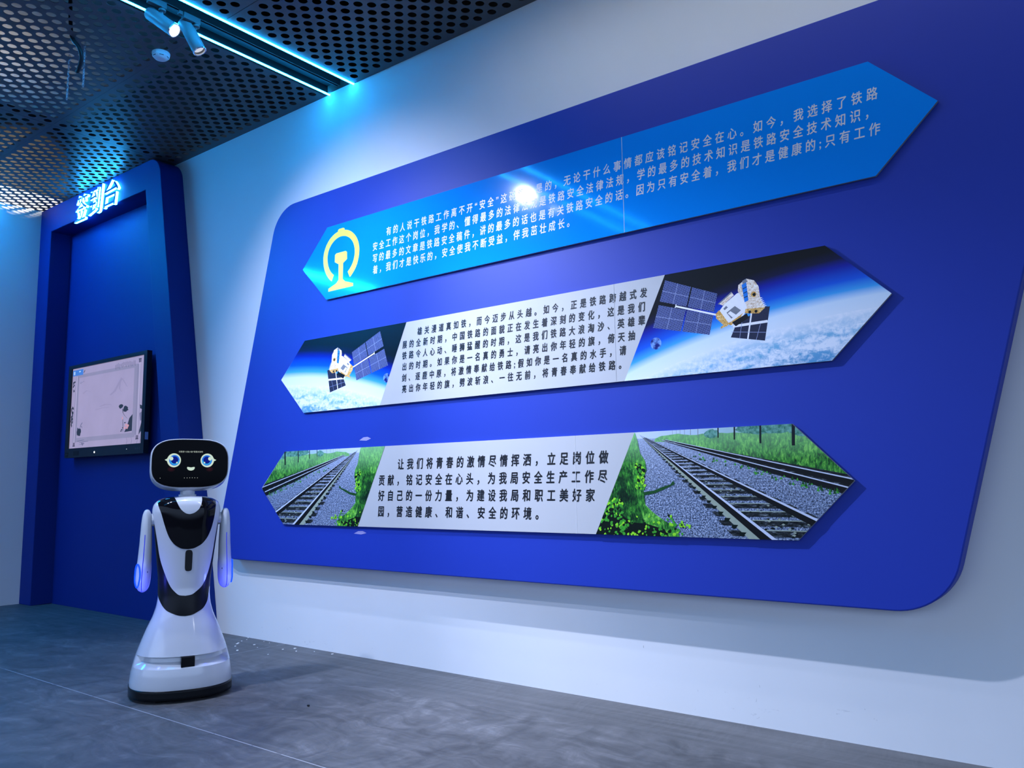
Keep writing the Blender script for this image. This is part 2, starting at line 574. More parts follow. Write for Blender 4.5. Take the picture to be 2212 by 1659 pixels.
# ------------------------------------------------------------------ track spotlights
def spotlight(y, direction, label, watts, angle, blend, lens=LENS, tube_len=0.215, beam=None):
    root = empty('track_spotlight', (CXM, y, H))
    tag(root, label, 'spotlight', 'silver track spotlights')
    d = Vector(direction).normalized()
    bm = bmesh.new()
    add_box(bm, (-0.0165, -0.055, -0.028), (0.0165, 0.055, 0.0115))
    bevel(finish('adapter', bm, ADAPT, root), 0.003)
    bm = bmesh.new()
    add_box(bm, (-0.010, -0.085, -0.012), (0.010, -0.058, 0.010))
    bevel(finish('lock_lever', bm, ADAPT, root), 0.002)
    hub = Vector((0, 0.035, -0.052))
    lathe('swivel', [(0, 0.014), (0.010, 0.021), (0.020, 0.021), (0.026, 0.012)], hub + Vector((0, 0, 0.026)), (0, 0, -1), ADAPT, root, 20)
    R = 0.040
    side = d.cross(Vector((0, 0, 1))).normalized()
    upn = side.cross(d)
    ctr = hub - upn * (R + 0.006)
    start = ctr - d * 0.072
    tube('yoke', [hub + Vector((0, 0, 0.004)), hub - upn * 0.012, ctr + upn * 0.03], 0.010, ADAPT, root, 12)
    lathe('housing', [(0, R * 0.86), (0.004, R * 0.95), (0.012, R), (tube_len, R), (tube_len, R - 0.004), (tube_len - 0.02, R - 0.006)], start, d, TUBE, root, 40, True)
    lathe('rim', [(tube_len - 0.001, R + 0.0012), (tube_len + 0.003, R + 0.0006), (tube_len + 0.003, R - 0.005), (tube_len - 0.004, R - 0.006)], start, d, REFL, root, 40, False)
    lathe('lens', [(tube_len - 0.016, R - 0.007), (tube_len - 0.012, R * 0.55), (tube_len - 0.011, 0.004)], start, d, lens, root, 32, True)
    lamp = bpy.data.lights.new('lamp_beam', 'SPOT')
    lamp.energy = watts
    lamp.color = LAMP_COL
    lamp.spot_size = math.radians(angle)
    lamp.spot_blend = blend
    lamp.shadow_soft_size = 0.022
    lo = bpy.data.objects.new('lamp_beam', lamp)
    COL.objects.link(lo)
    lo.parent = root
    lo.location = start + d * (tube_len + 0.008)
    lo.rotation_euler = (Vector(beam).normalized() if beam else d).to_track_quat('-Z', 'Y').to_euler()
    return root

spotlight(-1.405, (0.519, 0.264, -0.456), 'silver spotlight whose bright lens faces right, left of the two visible track lamps', SPOT1_W, 62, 1.0, beam=(0.20, 0.05, -0.232))
spotlight(-1.185, (0.336, 0.322, -0.886), 'silver spotlight pointing steeply down, nearer the long wall, right of the smoke detector', SPOT2_W, 84, 1.0, LENS2, beam=(0.10, 0.06, -0.25))
spotlight(-2.56, (0.30, 2.56, -2.05), 'silver track spotlight aimed at the middle of the blue display panel', KEY_W, 76, 1.0)
spotlight(-2.98, (0.25, 2.0, -3.1), 'silver track spotlight aimed down at the robot', ROBOT_W, 75, 1.0)

# ------------------------------------------------------------------ smoke detector, chains, cable
root = empty('smoke_detector', (-4.947, -1.083, H))
tag(root, 'round white smoke detector on the black perforated ceiling', 'smoke detector')
lathe('base', [(0, 0.056), (0.010, 0.056), (0.012, 0.053)], (0, 0, 0), (0, 0, -1), SMOKE, root, 40)
lathe('cover', [(0.011, 0.0545), (0.026, 0.053), (0.040, 0.039), (0.045, 0.024), (0.046, 0.003)], (0, 0, 0), (0, 0, -1), SMOKE, root, 40)
bm = bmesh.new()
for k in range(6):
    a = 2 * PI * k / 6 + 0.35
    for j in range(5):
        b0 = a + 0.11 * j; b1 = b0 + 0.11
        q = []
        for (bb, zz, rr) in ((b0, -0.0325, 0.0472), (b1, -0.0325, 0.0472), (b1, -0.0295, 0.0500), (b0, -0.0295, 0.0500)):
            q.append(bm.verts.new((rr * math.cos(bb), rr * math.sin(bb), zz)))
        bm.faces.new(q)
finish('vent_slot', bm, BLACKM, root, recalc=False)

def hanging_chain(x, y, length, label, sway):
    root = empty('hanging_chain', (x, y, H))
    tag(root, label, 'chain', 'thin chains hanging from the ceiling')
    n = int(length / 0.0195)
    for k in range(n):
        z = 0.02 - 0.0195 * k
        pts = []
        for j in range(14):
            a = 2 * PI * j / 14
            px, pz = 0.0052 * math.cos(a), 0.0085 * math.sin(a) + (0.0045 if math.sin(a) > 0 else -0.0045)
            th = (0.4 if k % 2 else 0.4 + PI / 2)
            pts.append((px * math.cos(th) + sway * k / n, px * math.sin(th), z + pz))
        tube('link', pts, 0.0019, CHAIN, root, 6, True)
hanging_chain(-5.4898, -1.4265, 0.325, 'zinc chain hanging from the ceiling, left-hand of the pair', -0.004)
hanging_chain(-5.234, -1.442, 0.325, 'zinc chain hanging from the ceiling, right-hand of the pair beside the cable', 0.003)
pts = []
P0 = [(-5.31, -1.52, H + 0.5), (-5.27, -1.53, H + 0.25), (-5.215, -1.535, H + 0.02), (-5.19, -1.50, H - 0.05), (-5.20, -1.475, H - 0.105), (-5.245, -1.465, H - 0.155), (-5.285, -1.46, H - 0.17)]
for i in range(len(P0) - 1):
    a, b = Vector(P0[i]), Vector(P0[i + 1])
    pa = Vector(P0[max(i - 1, 0)]); pb = Vector(P0[min(i + 2, len(P0) - 1)])
    for k in range(6):
        t = k / 6
        pts.append(0.5 * ((2 * a) + (b - pa) * t + (2 * pa - 5 * a + 4 * b - pb) * t * t + (3 * a - pa - 3 * b + pb) * t ** 3))
pts.append(Vector(P0[-1]))
o = tube('hanging_cable', pts, 0.0125, CABLE, None, 10)
tag(o, 'loose black cable end poking down through the perforated ceiling', 'cable')

# lamp above the ceiling (its glow shows through the holes) and unseen blue line added to light the end wall
lp = bpy.data.lights.new('plenum_lamp', 'SPOT')
lp.spot_size = math.radians(125)
lp.spot_blend = 0.6
lp.energy = PLENUM_W
lp.color = (1.0, 0.93, 0.84)
lp.shadow_soft_size = 0.12
lo = bpy.data.objects.new('plenum_lamp', lp); COL.objects.link(lo)
lo.location = (-7.75, -1.5, 4.12)
lo.rotation_euler = (PI, 0, 0)

lp = bpy.data.lights.new('corner_lamp', 'SPOT')
lp.spot_size = math.radians(60); lp.spot_blend = 0.3
lp.energy = 110.0; lp.color = (1.0, 0.93, 0.82); lp.shadow_soft_size = 0.03
lo2 = bpy.data.objects.new('corner_lamp', lp); COL.objects.link(lo2)
lo2.location = (-8.1, -0.75, 4.12)
lo2.rotation_euler = Vector((-1, 0.35, 0.22)).to_track_quat('-Z', 'Y').to_euler()

root = empty('added_fill_light', (-0.85, -0.86, H - 0.03))  # unseen fixture added only to brighten the upper right wall
tag(root, 'slim unseen fill light added to brighten the upper right of the white wall', 'added fill light')
bm = bmesh.new(); add_box(bm, (-2.0, -0.03, -0.02), (2.0, 0.03, 0.0285)); bevel(finish('housing', bm, ADAPT, root), 0.004)
bm = bmesh.new(); add_box(bm, (-1.98, -0.022, -0.026), (1.98, 0.022, -0.0202)); finish('diffuser', bm, emit('added_fill_glow', (0.92, 0.95, 1.0), FILL_E), root)

bm = bmesh.new()
add_box(bm, (-8.80, -4.6, H - 0.02), (-8.785, -0.78, H - 0.002))
o = finish('led_light_line', bm, emit('added_end_wall_led', (0.004, 0.33, 1.0), 560.0))
tag(o, 'unseen blue light line added high on the white end wall to light it', 'light line', 'blue ceiling light lines')

# ------------------------------------------------------------------ reception portal
fx = lambda z: -6.263 - 0.196 * (z - 2.513)
ix = lambda z: -6.537 - 0.19 * (z - 2.551)
root = empty('reception_portal', (-7.4, -0.105, 0))
tag(root, 'deep blue portal with slanted right jamb and rounded corner, in the far corner', 'portal')
def rel(o, r):
    """keep world coordinates when parenting to an empty"""
    o.parent = r
    o.matrix_parent_inverse = r.matrix_basis.inverted() if hasattr(r, 'matrix_basis') else Matrix()
    return o
def relmesh(o, r):
    loc = r.location
    for v in o.data.vertices: v.co -= loc
    o.parent = r
    return o
corner = rounded([(-8.85, 0.0), (-8.85, 3.953), (fx(3.953), 3.953), (fx(0), 0)], [0, 0, 0.19, 0], 12)
outline = corner + [(ix(0), 0.0), (ix(3.694), 3.694), (-8.60, 3.694), (-8.60, 0.0)]
o = prism('frame', outline, -0.21, -0.0005, BLUE)
relmesh(o, root); bevel(o, 0.006, 3)
o = prism('back_panel', [(-8.61, 0.0), (-8.61, 3.71), (ix(3.71) + 0.01, 3.71), (ix(0) + 0.01, 0)], -0.012, -0.0008, BLUE)
relmesh(o, root)

# lit sign on the lintel
root = empty('illuminated_sign', (-7.6, -0.21, 3.78))
tag(root, 'lit reception sign of three raised characters on the blue lintel', 'sign')
SIDE = emit('glowing_letter_edge', (0.030, 0.42, 1.0), SIGN_E)
FACE = mat('blue_letter_face', (0.012, 0.07, 0.42), 0.35)
for ch, x0, x1, z0, z1 in (('签', -8.035, -7.785, 3.655, 3.915), ('到', -7.755, -7.495, 3.660, 3.925), ('台', -7.455, -7.190, 3.672, 3.925)):
    me = text_bm(ch, 0.27, 0.0, 0.14, 1.0, 0.012, 4)
    b = bounds(me)
    for v in me.vertices:
        c = v.co
        v.co = Vector((x0 + (c.x - b[0]) / (b[1] - b[0]) * (x1 - x0) + 7.6, -0.0145 - c.z, z0 + (c.y - b[2]) / (b[3] - b[2]) * (z1 - z0) - 3.78))
    me.update()
    faces = bmesh.new(); faces.from_mesh(me)
    sides = faces.copy()
    faces.normal_update(); sides.normal_update()
    bmesh.ops.delete(faces, geom=[f for f in faces.faces if abs(f.normal.y) < 0.6 or f.normal.y > 0], context='FACES')
    bmesh.ops.delete(sides, geom=[f for f in sides.faces if abs(f.normal.y) >= 0.6], context='FACES')
    bpy.data.meshes.remove(me)
    L = finish('letter', sides, SIDE, root, recalc=False)
    finish('letter_face', faces, FACE, L, recalc=False)['label'] = 'dark blue front of the letter'

# ------------------------------------------------------------------ wall display
root_panel = prism('display_panel', rounded([(-5.706, 0.572), (-5.006, 3.1645), (0.010, 3.1645), (-0.676, 0.572)], [0.2, 0.26, 0.26, 0.26], 14), -0.10, -0.0005, PANEL)
bevel(root_panel, 0.006, 3)
tag(root_panel, 'huge royal blue parallelogram panel with rounded corners on the white wall', 'display panel')
for n, (px, pz, wdt, ht) in enumerate(((-4.02, 1.395, 0.11, 0.020), (-4.06, 0.795, 0.12, 0.018))):
    m_ = mat('lilac_glue_mark', (0.30, 0.28, 0.55), 0.6)
    pl = [(px - wdt / 2, pz), (px - wdt * 0.15, pz + ht * 0.9), (px + wdt * 0.2, pz + ht), (px + wdt / 2, pz + ht * 0.35), (px + wdt * 0.1, pz - ht * 0.25)]
    o = prism('glue_mark', pl, -0.1008, -0.1001, m_)
    tag(o, ('pale glue smear on the blue panel just above the railway board', 'pale glue smear on the blue panel just below the railway board')[n], 'glue smear')

YB = -0.115          # front of the boards
EDGE = mat('board_edge_white_pvc', (0.30, 0.32, 0.36), 0.5)
CYAN = mat('glossy_azure_print', (0.003, 0.24, 0.80), 0.08, coat=0.0, var=0.03, scale=3)
WHT = mat('glossy_white_print', (0.47, 0.475, 0.485), 0.30, coat=0.25, var=0.01)
TXW = mat('white_lettering', (0.66, 0.67, 0.68), 0.35)
TXK = mat('black_lettering', (0.006, 0.006, 0.008), 0.35)
YEL = mat('yellow_emblem_print', (0.70, 0.72, 0.055), 0.35)
SEAM = mat('board_seam', (0.36, 0.46, 0.60), 0.4)

def board(tip0, x0, x1, tip1, z0, z1, m, label):
    zm = (z0 + z1) / 2
    r = empty('info_board', ((x0 + x1) / 2, YB, zm))
    tag(r, label, 'info board', 'arrow-ended boards on the blue panel')
    o = prism('board', [(tip0, zm), (x0, z1), (x1, z1), (tip1, zm), (x1, z0), (x0, z0)], YB, -0.1001, m, None, EDGE)
    relmesh(o, r)
    return r

def seam(x, z0, z1, r, m=SEAM):
    o = prism('seam', [(x - 0.0016, z0), (x - 0.0016, z1), (x + 0.0016, z1), (x + 0.0016, z0)], YB - 0.0006, YB - 0.0001, m)
    relmesh(o, r)

# --- first board: white writing and emblem on azure
b1 = board(-4.6745, -4.4127, -0.829, -0.5725, 2.3790, 2.8930, CYAN, 'azure arrow-ended board with white writing and a yellow emblem, topmost of three')
L1 = ['有的人说干铁路工作离不开“安全”这碗饭，是的，无论干什么事情都应该铭记安全在心。如今，我选择了铁路',
      '安全工作这个岗位，我学的、懂得最多的法律法规是铁路安全法律法规，学的最多的技术知识是铁路安全技术知识，',
      '写的最多的文章是铁路安全稿件，讲的最多的话也是有关铁路安全的话。因为只有安全着，我们才是健康的;只有工作',
      '着，我们才是快乐的，安全使我不断受益，伴我茁壮成长。']
for t, x0, x1, zc in zip(L1, (-3.8175, -3.9452, -3.9443, -3.9434), (-0.799, -0.842, -0.797, -2.390), (2.7422, 2.6637, 2.5838, 2.5060)):
    text_line('text_line', t, x0, x1, zc, 0.0545, YB - 0.0005, TXW, b1)
seam(-2.052, 2.3790, 2.8930, b1)
# railway emblem
def emblem():
    cx, cz = -4.2635, 2.6745
    bm = bmesh.new()
    ro, ri = 0.186, 0.1405
    pts_o, pts_i = [], []
    a0, a1 = math.radians(-60), math.radians(240)
    n = 64
    for k in range(n + 1):
        a = a0 + (a1 - a0) * k / n
        kz = 0.84 if False else 0.845
        pts_o.append((cx + ro * math.cos(a), cz - 0.005 + ro * math.sin(a) * (0.93 if math.sin(a) > 0 else 1.06)))
        pts_i.append((cx + ri * math.cos(a), cz - 0.005 + ri * math.sin(a) * (0.93 if math.sin(a) > 0 else 1.06)))
    Y = YB - 0.0005
    vo = [bm.verts.new((x, Y, z)) for x, z in pts_o]; vi = [bm.verts.new((x, Y, z)) for x, z in pts_i]
    for k in range(n): bm.faces.new((vo[k], vo[k + 1], vi[k + 1], vi[k]))
    def poly(p): bm.faces.new([bm.verts.new((x, Y - 0.0001, z)) for x, z in p])
    poly([(cx - 0.036, cz + 0.155), (cx - 0.034, cz + 0.176), (cx - 0.022, cz + 0.182), (cx + 0.022, cz + 0.182), (cx + 0.034, cz + 0.176), (cx + 0.036, cz + 0.155)])
    rail = [(-0.062, 0.005), (-0.048, 0.014), (0.048, 0.014), (0.062, 0.005), (0.064, -0.045), (0.040, -0.058), (0.024, -0.066), (0.022, -0.176), (0.045, -0.196),
            (0.128, -0.222), (0.128, -0.243), (-0.128, -0.243), (-0.128, -0.222), (-0.045, -0.196), (-0.022, -0.176), (-0.024, -0.066), (-0.040, -0.058), (-0.064, -0.045)]
    poly([(cx + x, cz + z) for x, z in rail][::-1])
    o = finish('emblem', bm, YEL, recalc=False)
    relmesh(o, b1)
    o['label'] = 'yellow railway emblem: open ring around a rail section'
emblem()

# --- printed pictures, drawn as flat polygons clipped to the print area
def clip_poly(poly, region):
    """Sutherland-Hodgman against a convex region given clockwise or not"""
    area = sum(region[i][0] * region[(i + 1) % len(region)][1] - region[(i + 1) % len(region)][0] * region[i][1] for i in range(len(region)))
    reg = region if area > 0 else region[::-1]
    out = list(poly)
    for i in range(len(reg)):
        a, b = reg[i], reg[(i + 1) % len(reg)]
        inp, out = out, []
        if not inp: break
        side = lambda p: (b[0] - a[0]) * (p[1] - a[1]) - (b[1] - a[1]) * (p[0] - a[0])
        for k in range(len(inp)):
            p, q = inp[k - 1], inp[k]
            sp, sq = side(p), side(q)
            if (sp >= 0) != (sq >= 0):
                t = sp / (sp - sq)
                out.append((p[0] + (q[0] - p[0]) * t, p[1] + (q[1] - p[1]) * t))
            if sq >= 0: out.append(q)
    cl = []
    for p in out:
        if not cl or (abs(p[0] - cl[-1][0]) + abs(p[1] - cl[-1][1])) > 1e-6: cl.append(p)
    return cl

class Print:
    """flat picture: art coordinates are (x, z) of the right-hand print; mirror = sum of x for the left one"""
    def __init__(self, region, mirror=None):
        self.bm = bmesh.new(); self.uv = self.bm.loops.layers.uv.new('art')
        self.mats = []; self.region = region; self.mirror = mirror; self.n = 0
    def add(self, poly, m):
        if m not in self.mats: self.mats.append(m)
        self.n += 1
        pts = [((self.mirror - x) if self.mirror is not None else x, z) for x, z in poly]
        # fan of convex pieces so concave outlines clip cleanly
        tb = bmesh.new()
        vs = [tb.verts.new((x, 0, z)) for x, z in pts]
        try: tb.faces.new(vs)
        except ValueError: tb.free(); return
        tb.normal_update()
        if len(pts) > 3: bmesh.ops.triangulate(tb, faces=tb.faces[:])
        y = YB - 0.0003 - 0.0000028 * self.n
        for f in tb.faces:
            c = clip_poly([(v.co.x, v.co.z) for v in f.verts], self.region)
            if len(c) < 3: continue
            vv = [self.bm.verts.new((x, y, z)) for x, z in c]
            nf = self.bm.faces.new(vv)
            nf.normal_update()
            if nf.normal.y > 0: nf.normal_flip()
            nf.material_index = self.mats.index(m)
            for lp_ in nf.loops:
                x, z = lp_.vert.co.x, lp_.vert.co.z
                lp_[self.uv].uv = ((self.mirror - x) if self.mirror is not None else x, z)
        tb.free()
    def done(self, name, parent, label):
        o = finish(name, self.bm, self.mats, recalc=False)
        relmesh(o, parent)
        o['label'] = label
        return o

def art_mat(name, build, rough=0.30, coat=0.0):
    m, nt, b = new_mat(name)
    uv = N(nt, 'ShaderNodeUVMap', uv_map='art').outputs[0]
    nt.links.new(build(nt, uv), b.inputs['Base Color'])
    b.inputs['Roughness'].default_value = rough
    b.inputs['Specular IOR Level'].default_value = 0.22
    return m

def flat_art(name, col, var=0.15, scale=60):
    def f(nt, uv):
        return mixc(nt, noise(nt, uv, scale, 3), tuple(c * (1 - var) for c in col), tuple(min(1, c * (1 + var)) for c in col))
    return art_mat(name, f)

# picture of a satellite above the earth
def earth(nt, uv):
    x, z, _ = sepxyz(nt, uv)
    dx = math_node(nt, 'SUBTRACT', x, -0.75); dz = math_node(nt, 'SUBTRACT', z, -1.94)
    r = math_node(nt, 'SQRT', math_node(nt, 'ADD', math_node(nt, 'MULTIPLY', dx, dx), math_node(nt, 'MULTIPLY', dz, dz)))
    t = math_node(nt, 'DIVIDE', math_node(nt, 'SUBTRACT', r, 3.50), 0.60)
    sky = ramp(nt, t, [(0.0, s2l(35, 120, 180)), (0.30, s2l(120, 180, 215)), (0.42, s2l(222, 232, 242)), (0.52, s2l(210, 228, 244)), (0.585, s2l(60, 160, 230)),
                       (0.66, s2l(5, 85, 210)), (0.77, s2l(6, 22, 150)), (0.83, s2l(8, 9, 55)), (0.90, s2l(3, 3, 9))])
    band = noise(nt, mapping(nt, uv, (7, 22, 1), (0, 0, -0.12)), 1.0, 8, 0.62, 0.8)
    puff = noise(nt, uv, 42, 8, 0.68, 0.4)
    c = math_node(nt, 'ADD', math_node(nt, 'MULTIPLY', band, 0.6), math_node(nt, 'MULTIPLY', puff, 0.5))
    c = math_node(nt, 'SUBTRACT', c, math_node(nt, 'MULTIPLY', math_node(nt, 'ABSOLUTE', math_node(nt, 'SUBTRACT', t, 0.25)), 0.42))
    mask = ramp(nt, c, [(0.44, (0, 0, 0)), (0.60, (1, 1, 1))])
    mk = math_node(nt, 'MULTIPLY', mask, math_node(nt, 'LESS_THAN', t, 0.43))
    return mixc(nt, math_node(nt, 'MULTIPLY', mk, 0.9), sky, s2l(236, 240, 248))
def cells(nt, uv):
    q = mapping(nt, uv, (120, 120, 1), (0, 0, -0.25))
    b = N(nt, 'ShaderNodeTexBrick')
    b.offset = 0.0
    b.inputs['Scale'].default_value = 1.0
    b.inputs['Mortar Size'].default_value = 0.10
    b.inputs['Brick Width'].default_value = 1.0
    b.inputs['Row Height'].default_value = 1.0
    b.inputs['Color1'].default_value = rgba(s2l(28, 38, 92)); b.inputs['Color2'].default_value = rgba(s2l(46, 58, 118))
    b.inputs['Mortar'].default_value = rgba(s2l(120, 132, 175))
    nt.links.new(q, b.inputs['Vector'])
    return b.outputs['Color']
def foil(nt, uv):
    v = noise(nt, uv, 60, 6, 0.7, 2.0)
    return ramp(nt, v, [(0.3, s2l(150, 90, 25)), (0.5, s2l(215, 165, 80)), (0.65, s2l(250, 225, 170))])
def crinkle(nt, uv):
    v = noise(nt, uv, 75, 5, 0.7, 1.5)
    return ramp(nt, v, [(0.33, s2l(165, 130, 95)), (0.47, s2l(228, 208, 185)), (0.6, s2l(250, 244, 236))])
def moonm(nt, uv):
    return ramp(nt, noise(nt, uv, 40, 5), [(0.4, s2l(10, 25, 110)), (0.6, s2l(120, 165, 235))])
def starm(nt, uv):
    v = noise(nt, uv, 420, 2)
    return ramp(nt, v, [(0.62, s2l(4, 6, 16)), (0.70, s2l(70, 130, 160))])
EARTH = art_mat('earth_from_orbit_print', earth)
CELLS = art_mat('solar_cell_print', cells)
FOIL = art_mat('gold_foil_print', foil)
CRINK = art_mat('crinkled_foil_print', crinkle)
MOON = art_mat('moon_print', moonm)
PWHITE = flat_art('satellite_white_print', s2l(238, 238, 242), 0.06)
PGREY = flat_art('satellite_grey_print', s2l(120, 125, 135), 0.2)
PBLACK = flat_art('satellite_black_print', s2l(14, 15, 20), 0.3)
PBLUE = flat_art('satellite_blue_print', s2l(30, 120, 215), 0.25)
PDARKC = flat_art('dark_cell_print', s2l(38, 42, 66), 0.35, 150)
PLINE = flat_art('cell_gap_print', s2l(150, 160, 200), 0.1)

def bar(p, q, wd):
    p, q = Vector(p), Vector(q)
    n = (q - p).normalized(); n = Vector((-n.y, n.x)) * wd / 2
    return [tuple(p + n), tuple(q + n), tuple(q - n), tuple(p - n)]
def lerp2(a, b, t): return (a[0] + (b[0] - a[0]) * t, a[1] + (b[1] - a[1]) * t)
def disc(c, r, n=24, rz=None):
    rz = rz or r
    return [(c[0] + r * math.cos(2 * PI * k / n), c[1] + rz * math.sin(2 * PI * k / n)) for k in range(n)]

def satellite(pr):
    pr.add([(-2.2, 1.5), (-2.2, 2.2), (-0.7, 2.2), (-0.7, 1.5)], EARTH)
    pr.add(disc((-1.893, 1.781), 0.030), MOON)
    # large wing: four panels
    TL, TR, BR, BL = (-1.8309, 2.0907), (-1.5611, 1.9815), (-1.609, 1.7899), (-1.9063, 1.8611)
    def at(u, v): return lerp2(lerp2(TL, TR, u), lerp2(BL, BR, u), v)
    for u0, u1 in ((0, 0.505), (0.53, 1)):
        for v0, v1 in ((0, 0.445), (0.52, 1)):
            pr.add([at(u0, v0), at(u1, v0), at(u1, v1), at(u0, v1)], CELLS)
            um, vm = (u0 + u1) / 2, (v0 + v1) / 2
            pr.add(bar(at(um, v0), at(um, v1), 0.0022), PLINE); pr.add(bar(at(u0, vm), at(u1, vm), 0.0022), PLINE)
    # small wing
    pr.add([(-1.470, 1.835), (-1.312, 1.886), (-1.3432, 1.7305), (-1.5042, 1.7648)], PDARKC)
    pr.add([(-1.4075, 1.847), (-1.3744, 1.896), (-1.3155, 1.8838), (-1.328, 1.8150)], PDARKC)
    pr.add(bar((-1.398, 1.875), (-1.4235, 1.745), 0.007), PWHITE)
    pr.add(bar((-1.492, 1.815), (-1.326, 1.818), 0.012), PWHITE)
    pr.add(bar((-1.447, 1.83), (-1.462, 1.755), 0.002), PLINE); pr.add(bar((-1.36, 1.81), (-1.384, 1.738), 0.002), PLINE)
    pr.add(bar((-1.5, 1.79), (-1.337, 1.768), 0.002), PLINE)
    # boom
    pr.add(bar((-1.7801, 1.9525), (-1.565, 1.879), 0.0085), PWHITE)
    pr.add(bar((-1.782, 1.944), (-1.776, 1.962), 0.004), PWHITE)
    # dish at the back and body
    pr.add([(-1.5588, 1.933), (-1.4922, 1.979), (-1.4803, 1.9616), (-1.5366, 1.9204)], CRINK)
    pr.add(bar((-1.5588, 1.930), (-1.4922, 1.976), 0.006), PGREY)
    pr.add([(-1.5539, 1.898), (-1.530, 1.925), (-1.4641, 1.9684), (-1.438, 1.972), (-1.420, 1.93), (-1.4147, 1.8905), (-1.445, 1.850), (-1.4961, 1.8183), (-1.5309, 1.838)], PWHITE)
    pr.add([(-1.520, 1.884), (-1.478, 1.910), (-1.449, 1.886), (-1.497, 1.852)], PGREY)
    pr.add([(-1.514, 1.880), (-1.501, 1.889), (-1.474, 1.868), (-1.491, 1.857)], PWHITE)
    pr.add([(-1.535, 1.905), (-1.52, 1.917), (-1.512, 1.908), (-1.528, 1.897)], PGREY)
    pr.add([(-1.574, 1.8852), (-1.5556, 1.9014), (-1.534, 1.868), (-1.5147, 1.838), (-1.5345, 1.8241), (-1.5717, 1.8631)], FOIL)
    pr.add([(-1.534, 1.832), (-1.500, 1.838), (-1.456, 1.862), (-1.440, 1.872), (-1.452, 1.853), (-1.50, 1.822)], FOIL)
    pr.add([(-1.5546, 1.8111), (-1.5476, 1.8226), (-1.5148, 1.8369), (-1.5156, 1.8216)], FOIL)
    pr.add([(-1.4958, 1.8344), (-1.422, 1.8672), (-1.4138, 1.8448), (-1.4775, 1.8137)], PBLACK)
    # instrument box
    pr.add([(-1.4563, 2.006), (-1.4171, 2.0305), (-1.3806, 2.0165), (-1.3606, 1.9858), (-1.3546, 1.9242), (-1.3356, 1.8842), (-1.4154, 1.8754), (-1.4286, 1.9231), (-1.4605, 1.9771)], CRINK)
    pr.add([(-1.4363, 2.0226), (-1.4171, 2.0305), (-1.412, 2.014), (-1.436, 2.008)], PGREY)
    pr.add([(-1.4403, 2.0047), (-1.418, 2.0134), (-1.411, 1.9266), (-1.4300, 1.9203)], PBLUE)
    for k in range(3):
        a = lerp2((-1.4403, 2.0047), (-1.43, 1.9203), 0.25 * (k + 1)); b = lerp2((-1.418, 2.0134), (-1.411, 1.9266), 0.25 * (k + 1))
        pr.add(bar(a, b, 0.003), PBLACK)
    pr.add(disc((-1.385, 1.951), 0.0135), FOIL); pr.add(disc((-1.383, 1.950), 0.008), PBLACK)
    pr.add([(-1.4272, 1.8893), (-1.3345, 1.8827), (-1.364, 1.8591), (-1.4313, 1.8685)], FOIL)
    pr.add(disc((-1.408, 1.872), 0.007), PBLACK); pr.add(disc((-1.378, 1.871), 0.007), PBLACK)
    for k in range(6):
        a = lerp2((-1.3546, 1.93), (-1.3356, 1.89), k / 5)
        pr.add([(a[0] - 0.004, a[1] + 0.003), (a[0] + 0.010, a[1] + 0.001), (a[0] - 0.003, a[1] - 0.004)], PWHITE)

b2 = board(-4.8973, -4.6372, -1.0549, -0.7989, 1.6095, 2.1184, WHT, 'white arrow-ended board between two satellite pictures, middle of three')
p = Print([(-1.8314, 2.1184), (-1.0549, 2.1184), (-0.7989, 1.8655), (-1.0549, 1.6095), (-2.0771, 1.6095)])
satellite(p); p.done('satellite_picture', b2, 'satellite over the blue edge of the earth, larger right-hand picture')
p = Print([(-3.6317, 2.1184), (-4.6372, 2.1184), (-4.8973, 1.8625), (-4.6372, 1.6095), (-3.868, 1.6095)], -5.702)
satellite(p); p.done('satellite_picture', b2, 'mirrored satellite over the earth, smaller left-hand picture')
L2 = ['雄关漫道真如铁，而今迈步从头越。如今，正是铁路跨越式发', '展的全新时期，中国铁路的面貌正在发生着深刻的变化，这是我们', '铁路令人心动、睡狮猛醒的时期，这是我们铁路大浪淘沙、英雄辈',
      '出的时期。如果你是一名真的勇士，请亮出你年轻的旗，倚天抽', '剑、逐鹿中原，将激情奉献给铁路;假如你是一名真的水手，请', '亮出你年轻的旗，劈波斩浪、一往无前，将青春奉献给铁路。']
for t, x0, x1, zc in zip(L2, (-3.5352, -3.6668, -3.6664, -3.6661, -3.669, -3.6686), (-1.934, -1.947, -1.950, -2.009, -2.0625, -2.0943),
                         (2.0455, 1.9750, 1.9060, 1.8360, 1.7660, 1.6960)):
    text_line('text_line', t, x0, x1, zc, 0.0470, YB - 0.0005, TXK, b2, bold=0.027)
seam(-2.125, 1.6095, 2.1184, b2, mat('faint_board_seam', (0.42, 0.43, 0.45), 0.4))

